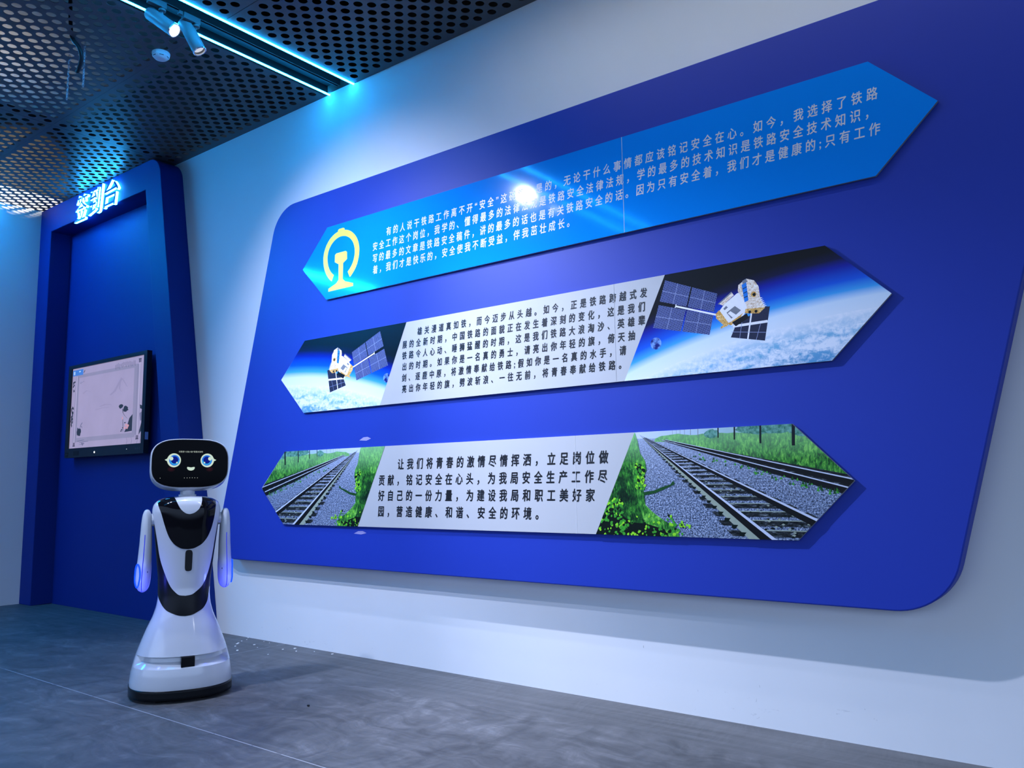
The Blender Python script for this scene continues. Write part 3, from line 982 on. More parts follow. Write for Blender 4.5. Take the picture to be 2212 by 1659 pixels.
# picture of railway tracks in mist
def gravel(nt, uv):
    x, z, _ = sepxyz(nt, uv)
    st = noise(nt, uv, 150, 3, 0.75, 0.5)
    d = ramp(nt, st, [(0.37, s2l(14, 18, 28)), (0.46, s2l(70, 84, 112)), (0.53, s2l(122, 138, 170)), (0.62, s2l(190, 203, 228))])
    big = noise(nt, uv, 14, 4)
    c = mixc(nt, math_node(nt, 'MULTIPLY', big, 0.30), d, s2l(66, 84, 96))
    mist = math_node(nt, 'POWER', math_node(nt, 'DIVIDE', math_node(nt, 'SUBTRACT', z, 0.86, ), 0.48, True), 3.0)
    return mixc(nt, math_node(nt, 'MULTIPLY', mist, 0.85), c, s2l(165, 178, 205))
def grass(nt, uv):
    x, z, _ = sepxyz(nt, uv)
    a = noise(nt, mapping(nt, uv, (90, 34, 1), (0, 0, 0.1)), 1.0, 6, 0.7, 0.6)
    b = noise(nt, uv, 9, 4)
    t = math_node(nt, 'ADD', math_node(nt, 'MULTIPLY', a, 0.7), math_node(nt, 'MULTIPLY', b, 0.3))
    c = ramp(nt, t, [(0.36, s2l(6, 26, 16)), (0.44, s2l(26, 84, 34)), (0.52, s2l(62, 140, 48)), (0.62, s2l(130, 205, 80))])
    mist = math_node(nt, 'DIVIDE', math_node(nt, 'SUBTRACT', z, 1.19), 0.17, True)
    return mixc(nt, math_node(nt, 'MULTIPLY', mist, 0.62), c, s2l(150, 210, 150))
def verge(nt, uv):
    x, z, _ = sepxyz(nt, uv)
    a = noise(nt, mapping(nt, uv, (150, 40, 1), (0, 0, 0.25)), 1.0, 6, 0.72, 0.6)
    b = noise(nt, uv, 16, 5, 0.6)
    t = math_node(nt, 'ADD', math_node(nt, 'MULTIPLY', a, 0.55), math_node(nt, 'MULTIPLY', b, 0.45))
    return ramp(nt, t, [(0.40, s2l(5, 22, 14)), (0.49, s2l(16, 58, 26)), (0.57, s2l(44, 118, 38)), (0.66, s2l(100, 180, 60))])
def mistm(nt, uv):
    x, z, _ = sepxyz(nt, uv)
    t = math_node(nt, 'DIVIDE', math_node(nt, 'ADD', x, 2.0), 0.9, True)
    return mixc(nt, noise(nt, uv, 12, 3), mixc(nt, t, s2l(205, 215, 240), s2l(120, 180, 165)), mixc(nt, t, s2l(190, 205, 235), s2l(85, 155, 120)))
def trees(nt, uv):
    return ramp(nt, noise(nt, uv, 45, 6, 0.7), [(0.4, s2l(50, 110, 90)), (0.6, s2l(110, 165, 150))])
def ties(nt, uv):
    a = noise(nt, mapping(nt, uv, (22, 110, 1)), 1.0, 7, 0.75)
    return ramp(nt, a, [(0.42, s2l(9, 11, 14)), (0.55, s2l(40, 46, 50)), (0.62, s2l(130, 142, 150))])
GRAVEL = art_mat('ballast_print', gravel); GRASS = art_mat('grass_print', grass); MIST = art_mat('mist_print', mistm)
VERGE = art_mat('dark_verge_print', verge); TREES = art_mat('misty_trees_print', trees); TIES = art_mat('sleeper_print', ties)
RAILL = flat_art('rail_head_print', s2l(196, 204, 222), 0.05)
RAILD = flat_art('rail_web_print', s2l(14, 15, 18), 0.25)
FOOT = flat_art('rail_foot_print', s2l(150, 162, 146), 0.15)
POST = flat_art('fence_post_print', s2l(16, 24, 28), 0.2)
LEAF1 = flat_art('bright_leaf_print', s2l(135, 210, 45), 0.2)
LEAF2 = flat_art('green_leaf_print', s2l(60, 150, 45), 0.25)
SHADE = flat_art('dark_undergrowth_print', s2l(8, 20, 14), 0.4)
DGRASS = flat_art('dark_grass_print', s2l(26, 72, 32), 0.5, 90)

def tracks(pr):
    R_ = random.Random(3)
    vp = (-2.004, 1.337)
    Z0 = 0.835
    def ray(xb, z):      # on the line from the vanishing point to (xb, 0.8415)
        s = (vp[1] - z) / (vp[1] - 0.8415)
        return (vp[0] + (xb - vp[0]) * s, z)
    pr.add([(-2.4, 0.8), (-2.4, 1.4), (-0.9, 1.4), (-0.9, 0.8)], GRAVEL)
    pr.add([(-2.1, 1.318), (-2.1, 1.4), (-0.9, 1.4), (-0.9, 1.25), (-1.5, 1.300)], MIST)
    # meadow on the far side
    top = [(-1.90, 1.318)]
    for k in range(31):
        x = -1.88 + 0.92 * k / 30
        top.append((x, 1.322 - 0.012 * k / 30 + 0.006 * R_.random()))
    pr.add(top + [(-0.96, 1.09), (-1.2447, 1.1644), (-1.5305, 1.2286), (-1.8335, 1.296)], GRASS)
    pr.add([(-1.92, 1.296), (-1.915, 1.312), (-1.88, 1.322), (-1.83, 1.327), (-1.79, 1.330), (-1.75, 1.322), (-1.72, 1.305), (-1.74, 1.29), (-1.80, 1.292), (-1.87, 1.294)], GRASS)
    for cx, cz, rx, rz in ((-1.62, 1.322, 0.035, 0.02), (-1.40, 1.330, 0.07, 0.022), (-1.31, 1.332, 0.09, 0.024), (-1.19, 1.322, 0.07, 0.030), (-1.45, 1.335, 0.05, 0.018)):
        blob = [(cx + rx * math.cos(2 * PI * k / 18) * (0.85 + 0.3 * R_.random()), cz + rz * math.sin(2 * PI * k / 18) * (0.85 + 0.3 * R_.random())) for k in range(18)]
        pr.add(blob, TREES)
    for xt, xb, zb, wd in ((-1.2349, -1.2399, 1.252, 0.0145), (-1.3839, -1.3879, 1.2678, 0.0095), (-1.5066, -1.5095, 1.2894, 0.0075), (-1.5863, -1.5885, 1.3015, 0.006),
                           (-1.6872, -1.6887, 1.3149, 0.0035), (-1.7259, -1.7271, 1.3202, 0.0028), (-1.757, -1.758, 1.324, 0.002), (-1.78, -1.781, 1.326, 0.0018), (-1.80, -1.801, 1.327, 0.0015), (-1.82, -1.821, 1.328, 0.0013)):
        pr.add(bar((xt, 1.36), (xb, zb), wd), POST if wd > 0.005 else PGREY)
    # far track
    pr.add([(-1.88, 1.305), (-0.98, 1.115), (-0.98, 1.035), (-1.36, 1.135), (-1.65, 1.235)], TIES)
    for (pa, pb, w0, w1) in (((-1.86, 1.304), (-0.985, 1.094), 0.003, 0.024), ((-1.88, 1.303), (-1.012, 1.060), 0.003, 0.026)):
        a, b = Vector(pa), Vector(pb)
        pr.add([(a.x, a.y), (b.x, b.y + 0.006), (b.x, b.y - w1), (a.x, a.y - w0)], RAILD)
        pr.add([(a.x, a.y + 0.001), (b.x, b.y + 0.009), (b.x, b.y + 0.003), (a.x, a.y - 0.001)], RAILL)
    # grass tufts beside the far track
    for k in range(60):
        t = R_.random()
        x, z = -1.75 + 0.72 * t, 1.232 - 0.20 * t + (R_.random() - 0.5) * 0.03
        h = 0.008 + 0.022 * t * R_.random()
        pr.add([(x - 0.006, z), (x + 0.004 * (R_.random() - 0.5), z + h), (x + 0.006, z)], DGRASS if R_.random() < 0.5 else LEAF2)
    # sleepers of the near track
    xa, xb_ = -1.47, -0.995
    zz = 0.80
    s = 1.08
    while s > 0.04:
        z_t = vp[1] - (vp[1] - 0.8415) * s
        z_b = vp[1] - (vp[1] - 0.8415) * s * 0.945
        a0, a1 = ray(xa, z_t), ray(xb_, z_t); c0, c1 = ray(xa, z_b), ray(xb_, z_b)
        j = (R_.random() - 0.5) * 0.02 * s
        pr.add([(a0[0] - 0.05 * s + j, a0[1]), (a1[0] + 0.06 * s, a1[1]), (c1[0] + 0.06 * s, c1[1]), (c0[0] - 0.05 * s + j, c0[1])], TIES)
        pr.add([(a0[0] + 0.10 * s, c0[1]), (a1[0] - 0.04 * s, c1[1]), (a1[0] - 0.04 * s, c1[1] + 0.004 * s), (a0[0] + 0.1 * s, c0[1] + 0.005 * s)], FOOT if s > 0.5 else RAILL)
        s *= 0.905
    for k in range(240):        # loose dark stones between the rails
        s = R_.random() ** 0.8
        z = vp[1] - (vp[1] - 0.8415) * s
        x = ray(-1.46 + 0.48 * R_.random(), z)[0]
        q = 0.010 * s
        pr.add([(x - q, z), (x, z + q * 0.6), (x + q, z + q * 0.1), (x + q * 0.2, z - q * 0.5)], SHADE if R_.random() < 0.6 else FOOT)
    # near rails: foot, web, head
    def wedge(x0, x1, m, zb=0.80):
        pr.add([(vp[0] + 0.001, vp[1] - 0.002), ray(x1, zb), ray(x0, zb)], m)
    wedge(-1.462, -1.4107, FOOT); wedge(-1.4107, -1.3566, RAILD); wedge(-1.3566, -1.333, RAILL)
    wedge(-1.055, -0.985, RAILD); wedge(-0.985, -0.955, RAILL)
    for k in range(34):         # ragged ballast against the foot of the near rail
        s = 1.02 * 0.93 ** k
        z = vp[1] - (vp[1] - 0.8415) * s
        x = ray(-1.462, z)[0]
        q = 0.016 * s
        pr.add([(x - q, z + q * 0.3), (x + q * 1.2, z + q * 0.2), (x + q * 0.2, z - q), (x - q, z - q * 0.8)], SHADE)
    # near verge
    edge = [(-2.001, 1.244), (-1.975, 1.205), (-1.968, 1.163), (-1.985, 1.118), (-1.992, 1.0775), (-1.984, 1.04), (-1.981, 0.992), (-1.94, 0.955), (-1.895, 0.925), (-1.84, 0.895), (-1.80, 0.87), (-1.838, 0.82)]
    pr.add([(-2.30, 0.80), (-2.30, 1.40), (-2.026, 1.345), (-2.012, 1.30)] + edge, GRASS)
    pr.add([(-2.30, 0.80), (-2.16, 1.18), (-2.05, 1.16), (-2.025, 1.06), (-2.015, 0.98), (-1.985, 0.90), (-1.95, 0.80)], VERGE)
    pr.add([(-2.35, 0.80), (-2.20, 0.955), (-2.12, 0.945), (-2.06, 0.905), (-1.98, 0.90), (-1.88, 0.875), (-1.84, 0.80)], SHADE)
    pr.add([(-1.992, 1.052), (-1.93, 1.060), (-1.885, 1.077), (-1.842, 1.088), (-1.826, 1.106), (-1.818, 1.090), (-1.86, 1.072), (-1.92, 1.048), (-1.985, 1.036)], DGRASS)
    for k in range(330):
        a = R_.random()
        if a < 0.24: x, z = -2.03 + 0.05 * R_.random(), 1.07 + 0.12 * R_.random()
        elif a < 0.5: x, z = -2.23 + 0.12 * R_.random(), 0.93 + 0.09 * R_.random()
        else: x, z = -2.28 + 0.50 * R_.random(), 0.83 + 0.085 * R_.random() * (1.0 if R_.random() < 0.8 else 1.3)
        q = 0.005 + 0.0075 * R_.random(); th = R_.random() * PI
        lf = [(x + q * math.cos(th + b_) * sc, z + q * math.sin(th + b_) * sc) for b_, sc in ((0, 1.0), (1.1, 0.65), (2.2, 0.75), (3.14, 0.8), (4.1, 0.7), (5.2, 0.65))]
        pr.add(lf, (LEAF1 if R_.random() < 0.40 else LEAF2) if R_.random() < 0.8 else SHADE)
    for k in range(14):
        x, z = -1.80 + 0.06 * R_.random(), 0.885 + 0.014 * R_.random()
        pr.add(disc((x, z), 0.006, 6, 0.004), LEAF1)

b3 = board(-5.0968, -4.8381, -1.2414, -0.9933, 0.8415, 1.3475, WHT, 'white arrow-ended board between two railway track pictures, lowest of three')
p = Print([(-2.028, 1.3475), (-1.2414, 1.3475), (-0.9933, 1.0958), (-1.2414, 0.8415), (-2.2686, 0.8415)])
tracks(p); p.done('railway_picture', b3, 'misty railway tracks running to the upper left, larger right-hand picture')
p = Print([(-3.8189, 1.3475), (-4.8381, 1.3475), (-5.0968, 1.0894), (-4.8381, 0.8415), (-4.0665, 0.8415)], -6.0715)
tracks(p); p.done('railway_picture', b3, 'mirrored misty railway tracks, smaller left-hand picture')
L3 = ['让我们将青春的激情尽情挥洒，立足岗位做', '贡献，铭记安全在心头，为我局安全生产工作尽', '好自己的一份力量，为建设我局和职工美好家', '园，营造健康、和谐、安全的环境。']
for t, x0, x1, zc in zip(L3, (-3.7016, -3.873, -3.878, -3.877), (-2.1844, -2.195, -2.2722, -2.6305), (1.2290, 1.1320, 1.0363, 0.9390)):
    text_line('text_line', t, x0, x1, zc, 0.0635, YB - 0.0005, TXK, b3, cond=0.80, bold=0.027)
seam(-2.385, 0.8415, 1.3475, b3, mat('faint_white_seam', (0.56, 0.57, 0.59), 0.4))

# ------------------------------------------------------------------ screen in the portal
root = empty('touch_screen_display', (-7.55, -0.10, 1.85))
tag(root, 'wall-mounted black-framed screen showing an ink painting scroll, inside the blue portal', 'screen')
X0, X1, Z0, Z1 = -8.292, -6.815, 1.402, 2.296
SX0, SX1, SZ0, SZ1 = -8.232, -6.868, 1.490, 2.262
FRM = mat('dark_slate_screen_frame', (0.008, 0.015, 0.022), 0.4, spec=0.3)
bm = bmesh.new()
add_box(bm, (X0, -0.10, Z0), (SX0, -0.055, Z1)); add_box(bm, (SX1, -0.10, Z0), (X1, -0.055, Z1))
add_box(bm, (SX0, -0.10, SZ1), (SX1, -0.055, Z1)); add_box(bm, (SX0, -0.10, Z0), (SX1, -0.055, SZ0))
add_box(bm, (SX0, -0.085, SZ0), (SX1, -0.06, SZ1))
relmesh(finish('frame', bm, FRM), root)
def scr(u, v): return (SX0 + (SX1 - SX0) * u, SZ1 - (SZ1 - SZ0) * v)
scr_mats = {}
def se(name, c, s=1.0):
    if name not in scr_mats:
        m, nt, b = new_mat(name)
        p_ = N(nt, 'ShaderNodeTexCoord').outputs['Object']
        nf = noise(nt, p_, 5, 3)
        cl = mixc(nt, nf, tuple(x * 0.9 for x in c), tuple(min(1, x * 1.1) for x in c))
        b.inputs['Base Color'].default_value = (0.01, 0.01, 0.012, 1)
        b.inputs['Roughness'].default_value = 0.25
        nt.links.new(cl, b.inputs['Emission Color'])
        b.inputs['Emission Strength'].default_value = s
        scr_mats[name] = m
    return scr_mats[name]
LAV = se('screen_lavender_paper', s2l(160, 152, 190))
LAVD = se('screen_grey_lilac', s2l(132, 130, 165))
LAVS = se('screen_scroll_band', s2l(140, 138, 172))
LAVL = se('screen_roller_light', s2l(170, 164, 200))
INK = se('screen_ink', s2l(38, 46, 62))
INKG = se('screen_ink_and_reflection', s2l(108, 110, 145))
INKF = se('screen_faint_mountain', s2l(148, 142, 180))
ROD = se('screen_rod_end', s2l(20, 18, 45))
BADGE = se('screen_blue_badge', s2l(66, 125, 215))
BADGW = se('screen_badge_mark', s2l(170, 205, 250))
ROSE = se('screen_blossom', s2l(205, 150, 165))
class Screen:
    def __init__(self): self.bm = bmesh.new(); self.mats = []; self.n = 0
    def add(self, uvs, m):
        if m not in self.mats: self.mats.append(m)
        self.n += 1
        f = self.bm.faces.new([self.bm.verts.new((scr(u, v)[0], -0.0865 - 0.00002 * self.n, scr(u, v)[1])) for u, v in uvs])
        f.normal_update()
        if f.normal.y > 0: f.normal_flip()
        f.material_index = self.mats.index(m)
S = Screen()
def rect(u0, v0, u1, v1): return [(u0, v0), (u1, v0), (u1, v1), (u0, v1)]
def brush(pts, wd):
    out = []
    for k, (u, v) in enumerate(pts):
        w_ = wd * (0.5 + 0.5 * math.sin(PI * (k + 0.6) / (len(pts) + 0.2)))
        out.append((u - w_ * 0.6, v - w_ * 0.4))
    for k, (u, v) in reversed(list(enumerate(pts))):
        w_ = wd * (0.5 + 0.5 * math.sin(PI * (k + 0.6) / (len(pts) + 0.2)))
        out.append((u + w_ * 0.6, v + w_ * 0.4))
    return out
def blot(u, v, ru, rv, n=14, jag=0.35, seed=0):
    r_ = random.Random(seed)
    return [(u + ru * math.cos(2 * PI * k / n) * (1 - jag * r_.random()), v + rv * math.sin(2 * PI * k / n) * (1 - jag * r_.random())) for k in range(n)]
S.add(rect(0, 0, 1, 1), LAV)
S.add(rect(0.055, 0.085, 0.905, 0.925), LAVS)
S.add(rect(0.905, 0.09, 0.948, 0.90), LAVD); S.add(rect(0.925, 0.075, 0.944, 0.905), LAVL)
S.add(rect(0.052, 0.10, 0.092, 0.93), LAVD); S.add(rect(0.060, 0.10, 0.078, 0.935), LAVL)
S.add(rect(0.104, 0.125, 0.868, 0.872), LAV)
for u, v0 in ((0.935, 0.03), (0.935, 0.905), (0.068, 0.93)):
    for du in (-0.012, 0.004): S.add(rect(u + du, v0, u + du + 0.009, v0 + 0.045), ROD)
    S.add(rect(u - 0.018, v0 + (0.0 if v0 < 0.5 else 0.038), u + 0.018, v0 + (0.008 if v0 < 0.5 else 0.046)), ROD)
for pts, wd in (([(0.56, 0.40), (0.62, 0.36), (0.67, 0.28), (0.71, 0.22), (0.74, 0.26), (0.78, 0.33)], 0.02), ([(0.69, 0.27), (0.68, 0.34), (0.71, 0.38)], 0.012), ([(0.42, 0.52), (0.50, 0.505), (0.58, 0.515)], 0.012), ([(0.36, 0.555), (0.46, 0.54), (0.55, 0.545)], 0.008), ([(0.17, 0.33), (0.22, 0.30), (0.28, 0.32)], 0.01)):
    S.add(brush(pts, wd), INKF)
# lotus at the lower right
S.add(blot(0.712, 0.553, 0.033, 0.030, seed=1), INK); S.add(blot(0.775, 0.590, 0.043, 0.040, seed=2), INK)
S.add(brush([(0.735, 0.585), (0.742, 0.63), (0.765, 0.665), (0.80, 0.70), (0.835, 0.725)], 0.008), INK)
S.add([(0.83, 0.70), (0.868, 0.66), (0.868, 0.85), (0.77, 0.857), (0.80, 0.80), (0.815, 0.75)], INK)
S.add(brush([(0.742, 0.69), (0.748, 0.76), (0.752, 0.85)], 0.005), INK); S.add(blot(0.738, 0.695, 0.008, 0.022, seed=3), ROSE)
for u, v, s_ in ((0.79, 0.775, 4), (0.805, 0.81, 5), (0.775, 0.81, 6), (0.815, 0.785, 8)): S.add(blot(u, v, 0.014, 0.018, seed=s_), ROSE)
for u, v, s_ in ((0.735, 0.825, 9), (0.748, 0.805, 10), (0.775, 0.75, 12), (0.728, 0.84, 13)): S.add(blot(u, v, 0.013, 0.010, jag=0.6, seed=s_), INK)
S.add(blot(0.140, 0.805, 0.030, 0.062, seed=14), INK); S.add(blot(0.115, 0.80, 0.014, 0.07, jag=0.5, seed=15), INK); S.add(brush([(0.150, 0.75), (0.165, 0.71), (0.182, 0.69)], 0.008), INKG)
S.add(brush([(0.16, 0.73), (0.175, 0.735), (0.18, 0.76)], 0.006), INKG)
# margins
S.add([(0.955, 0.56), (0.985, 0.575), (1.0, 0.60), (1.0, 0.62), (0.96, 0.605)], INK); S.add([(0.955, 0.66), (1.0, 0.63), (1.0, 0.74), (0.965, 0.745)], INKG)
S.add([(0.985, 0.76), (1.0, 0.74), (1.0, 0.84), (0.955, 0.90), (0.96, 0.85)], INK); S.add([(0.985, 0.90), (1.0, 0.87), (1.0, 0.99), (0.99, 0.99)], INK)
for u in (0.80, 0.86, 0.93, 0.965): S.add(brush([(u, 0.92), (u + 0.012, 0.96), (u + 0.004, 1.0)], 0.003), INKG)
for k in range(11): S.add(blot(0.018 + 0.022 * rnd.random(), 0.16 + 0.13 * rnd.random(), 0.012, 0.016, jag=0.7, seed=20 + k), INK)
for k in range(22): S.add(blot(0.010 + 0.028 * rnd.random(), 0.47 + 0.28 * rnd.random(), 0.010, 0.024, jag=0.6, seed=40 + k), INK)
for k in range(16): S.add(brush([(0.62 + 0.017 * k, 0.035 + 0.02 * rnd.random()), (0.622 + 0.017 * k, 0.07 + 0.04 * rnd.random())], 0.006), INKG)
for k in range(5): S.add(blot(0.125 + 0.05 * rnd.random(), 0.17 + 0.06 * rnd.random(), 0.005, 0.010, jag=0.6, seed=70 + k), INKG)
for pts, wd in (([(0.12, 0.915), (0.17, 0.91), (0.22, 0.905)], 0.010), ([(0.15, 0.935), (0.20, 0.93), (0.28, 0.925)], 0.008), ([(0.15, 0.96), (0.19, 0.955), (0.23, 0.95)], 0.006), ([(0.18, 0.94), (0.20, 0.975), (0.22, 0.94)], 0.006)): S.add(brush(pts, wd), INKG)  # reflected lettering painted on the screen as grey strokes
S.add(rect(0.005, 0.02, 0.160, 0.092), BADGE); S.add(rect(0.018, 0.036, 0.040, 0.078), BADGW); S.add([(0.095, 0.040), (0.118, 0.035), (0.125, 0.052), (0.098, 0.055)], BADGW)
S.add(brush([(0.168, 0.07), (0.176, 0.055), (0.184, 0.04)], 0.006), INK)
o = finish('screen', S.bm, S.mats, recalc=False); relmesh(o, root); o['label'] = 'lit screen with a pale lilac ink painting'
GREYT = mat('grey_frame_marking', (0.10, 0.11, 0.12), 0.5)
t = text_line('maker_mark', 'NEC', -6.955, -6.875, 1.447, 0.022, -0.1006, GREYT, root, cond=1.0, bold=0.004, shear=0)
bm = bmesh.new(); add_box(bm, (-8.110, -0.1012, 1.420), (-8.005, -0.1, 1.462)); relmesh(finish('sensor_window', bm, BLACKM), root)
bm = bmesh.new(); add_box(bm, (-8.286, -0.1012, 1.412), (-8.215, -0.1, 1.452)); st = relmesh(finish('sticker', bm, BLACKM), root)
text_line('sticker_lettering', '2MM', -8.275, -8.228, 1.432, 0.016, -0.1018, GREYT, root, cond=1.0, bold=0.0, shear=0.2)
lathe('power_light', [(0, 0.009), (0.002, 0.008)], (-7.69 + 7.55, -0.0001, 1.440 - 1.85), (0, -1, 0), emit('white_power_light', (0.9, 0.95, 1), 3.0), root, 14)
lathe('indicator_light', [(0, 0.004), (0.002, 0.003)], (-7.10 + 7.55, -0.0001, 1.447 - 1.85), (0, -1, 0), emit('small_indicator', (0.8, 0.85, 0.95), 0.8), root, 10)
bm = bmesh.new(); add_box(bm, (X1, -0.092, 1.52), (X1 + 0.0008, -0.062, 1.585)); relmesh(finish('side_label', bm, mat('pale_blue_side_label', (0.30, 0.42, 0.70), 0.5)), root)
bm = bmesh.new(); add_box(bm, (-7.9, -0.056, 1.55), (-7.2, -0.0125, 2.1)); relmesh(finish('wall_bracket', bm, BLACKM), root)
# small dark fitting on the blue wall beside the screen
root = empty('wall_outlet', (-6.60, -0.0125, 1.60))
tag(root, 'small black outlet with pale pins on the blue wall beside the screen', 'outlet')
lathe('body', [(0, 0.028), (0.03, 0.028), (0.034, 0.022)], (0, 0, 0), (0, -1, 0), BLACKM, root, 18)
for k, (dx, dz) in enumerate(((-0.012, 0.012), (0.014, 0.004), (-0.002, -0.014))):
    bm = bmesh.new(); add_box(bm, (dx - 0.004, -0.037, dz - 0.005), (dx + 0.004, -0.033, dz + 0.005)); finish('pin', bm, GREYT, root)

# ------------------------------------------------------------------ robot
def spline(tab, t):
    """monotone-ish cubic through sorted (t, value...) rows"""
    n = len(tab)
    i = 0
    while i < n - 2 and t > tab[i + 1][0]: i += 1
    t0, t1 = tab[i][0], tab[i + 1][0]
    s = max(0.0, min(1.0, (t - t0) / (t1 - t0)))
    out = []
    for c in range(1, len(tab[0])):
        y0, y1 = tab[i][c], tab[i + 1][c]
        d = (y1 - y0) / (t1 - t0)
        def slope(a):
            if a <= 0 or a >= n - 1:
                return d
            l = (tab[a][c] - tab[a - 1][c]) / (tab[a][0] - tab[a - 1][0]); r = (tab[a + 1][c] - tab[a][c]) / (tab[a + 1][0] - tab[a][0])
            return 0 if l * r <= 0 else 2 * l * r / (l + r)
        m0, m1 = slope(i) * (t1 - t0), slope(i + 1) * (t1 - t0)
        h00 = 2 * s ** 3 - 3 * s ** 2 + 1; h10 = s ** 3 - 2 * s ** 2 + s; h01 = -2 * s ** 3 + 3 * s ** 2; h11 = s ** 3 - s ** 2
        out.append(h00 * y0 + h10 * m0 + h01 * y1 + h11 * m1)
    return out

ROB = empty('reception_robot', (-4.278, -1.181, 0.0), math.radians(59.3 + 3.4))
tag(ROB, 'white and black reception robot with a smiling screen face standing on the grey floor', 'robot')
# body outline: height, half width, half depth, exponent
BODY = [(0.055, 0.258, 0.245, 2.3), (0.075, 0.259, 0.246, 2.3), (0.127, 0.2545, 0.242, 2.3), (0.165, 0.247, 0.236, 2.3), (0.215, 0.234, 0.225, 2.25), (0.265, 0.217, 0.208, 2.2),
        (0.35, 0.184, 0.176, 2.15), (0.42, 0.154, 0.146, 2.15), (0.48, 0.138, 0.128, 2.2), (0.53, 0.1325, 0.118, 2.25), (0.58, 0.1335, 0.114, 2.3), (0.685, 0.1435, 0.114, 2.3),
        (0.81, 0.157, 0.116, 2.3), (0.91, 0.168, 0.118, 2.3), (0.975, 0.1755, 0.116, 2.3), (1.005, 0.171, 0.110, 2.3), (1.028, 0.155, 0.099, 2.2), (1.043, 0.128, 0.082, 2.1), (1.053, 0.085, 0.062, 2.0), (1.056, 0.04, 0.035, 2.0)]
def section(z): return spline(BODY, z)
def surf(x, z, off=0.0):
    """front surface point of the body at local x (fraction clipped) and height z, pushed out by off"""
    a, b, e = section(z)
    a += off; b += off
    f = max(-0.9999, min(0.9999, x / a))
    return Vector((f * a, -b * (1 - abs(f) ** e) ** (1 / e), z))
def ring_pt(z, th, off=0.0):
    a, b, e = section(z)
    c, s = math.cos(th), math.sin(th)
    return Vector(((a + off) * math.copysign(abs(c) ** (2 / e), c), (b + off) * math.copysign(abs(s) ** (2 / e), s), z))
def slot_depth(z, th):
    """hand-deep groove across the front of the skirt"""
    front = -math.sin(th - 0.08)
    k = max(0.0, min(1.0, (front - 0.10) / 0.25))
    k = k * k * (3 - 2 * k)
    up, lo = 0.224, 0.172
    if z > up + 0.004 or z < lo - 0.004: return 0.0
    t = max(0.0, min(1.0, (up - z) / (up - lo)))
    prof = min(1.0, max(0.0, (up + 0.004 - z) / 0.006)) * min(1.0, max(0.0, (z - lo + 0.004) / 0.030))
    return 0.030 * k * prof
def loft(name, z0, z1, m, parent, off=0.0, nz=90, nth=128, slot=False, extra=(), cap=True):
    zs = sorted(set([z0 + (z1 - z0) * k / nz for k in range(nz + 1)] + list(extra)))
    bm = bmesh.new()
    rings = []
    for z in zs:
        rg = []
        for k in range(nth):
            th = 2 * PI * k / nth
            o_ = off - (slot_depth(z, th) if slot else 0)
            rg.append(bm.verts.new(ring_pt(z, th, o_)))
        rings.append(rg)
    for a, b in zip(rings, rings[1:]):
        for k in range(nth): bm.faces.new((a[k], a[(k + 1) % nth], b[(k + 1) % nth], b[k]))
    if cap:
        bm.faces.new(rings[0][::-1]); bm.faces.new(rings[-1])
    o = finish(name, bm, m, parent, smooth=True)
    return o
skirt = loft('skirt', 0.062, 0.56, GLOSSW, ROB, slot=True, nz=70, extra=[0.164 + 0.002 * k for k in range(36)])
skirt['label'] = 'glossy white flared lower body with a groove across the front'
sharp(skirt, 0.7)
torso = loft('torso', 0.555, 1.056, SATINB, ROB, nz=70)
torso['label'] = 'black torso shell'
bump_ = loft('bumper', 0.016, 0.0635, SATINB, ROB, off=0.004, nz=4)
# (the body table starts at 0.055, so the bumper keeps one section)
bump_['label'] = 'black bumper band at the floor'
for sx, sy in ((-0.11, -0.19), (0.11, -0.19), (-0.11, 0.19), (0.11, 0.19)):
    bm = bmesh.new()
    add_lathe(bm, [(0, 0.017), (0.003, 0.02), (0.017, 0.02), (0.02, 0.017)], (sx - 0.022, sy, 0.0202), (1, 0, 0), 20)
    add_lathe(bm, [(0, 0.017), (0.003, 0.02), (0.017, 0.02), (0.02, 0.017)], (sx + 0.004, sy, 0.0202), (1, 0, 0), 20)
    finish('caster', bm, BLACKM, ROB)

def patch(name, rows, m, off, parent, nx=40, nz=70, skirt_in=0.006):
    """panel laid on the body: rows of (z, xl, xr), smooth outline, a thickness towards the body"""
    rows = sorted(rows)
    z0, z1 = rows[0][0], rows[-1][0]
    bm = bmesh.new()
    grid = []
    for i in range(nz + 1):
        t = i / nz
        t = 0.5 - 0.5 * math.cos(PI * t)
        z = z0 + (z1 - z0) * t
        xl, xr = spline(rows, z)
        a = section(z)[0] + off
        e = section(z)[2]
        def ang(x):
            f = max(-0.99999, min(0.99999, x / a))
            return math.asin(math.copysign(abs(f) ** (e / 2), f))
        al, ar = ang(xl), ang(xr)
        rg = []
        for k in range(nx + 1):
            th = al + (ar - al) * k / nx
            rg.append(bm.verts.new(ring_pt(z, th - PI / 2, off)))
        grid.append(rg)
    for a, b in zip(grid, grid[1:]):
        for k in range(nx):
            try: bm.faces.new((a[k], a[k + 1], b[k + 1], b[k]))
            except ValueError: pass
    # rim going back towards the body
    loop = [g[0] for g in grid] + grid[-1][1:] + [g[-1] for g in grid[::-1]][1:] + grid[0][::-1][1:-1]
    inner = []
    for v in loop:
        c = v.co; d = Vector((c.x, c.y, 0)).normalized()
        inner.append(bm.verts.new(c - d * skirt_in))
    n = len(loop)
    for k in range(n):
        try: bm.faces.new((loop[k], inner[k], inner[(k + 1) % n], loop[(k + 1) % n]))
        except ValueError: pass
    o = finish(name, bm, m, parent, smooth=True)
    sharp(o, 0.8)
    return o
AX = lambda v: 394 + (1480 - v) * 0.0302 + 3.0
def PX(u, v): return ((u - AX(v)) * 0.002355, 1.37 - 0.00254 * (v - 950))
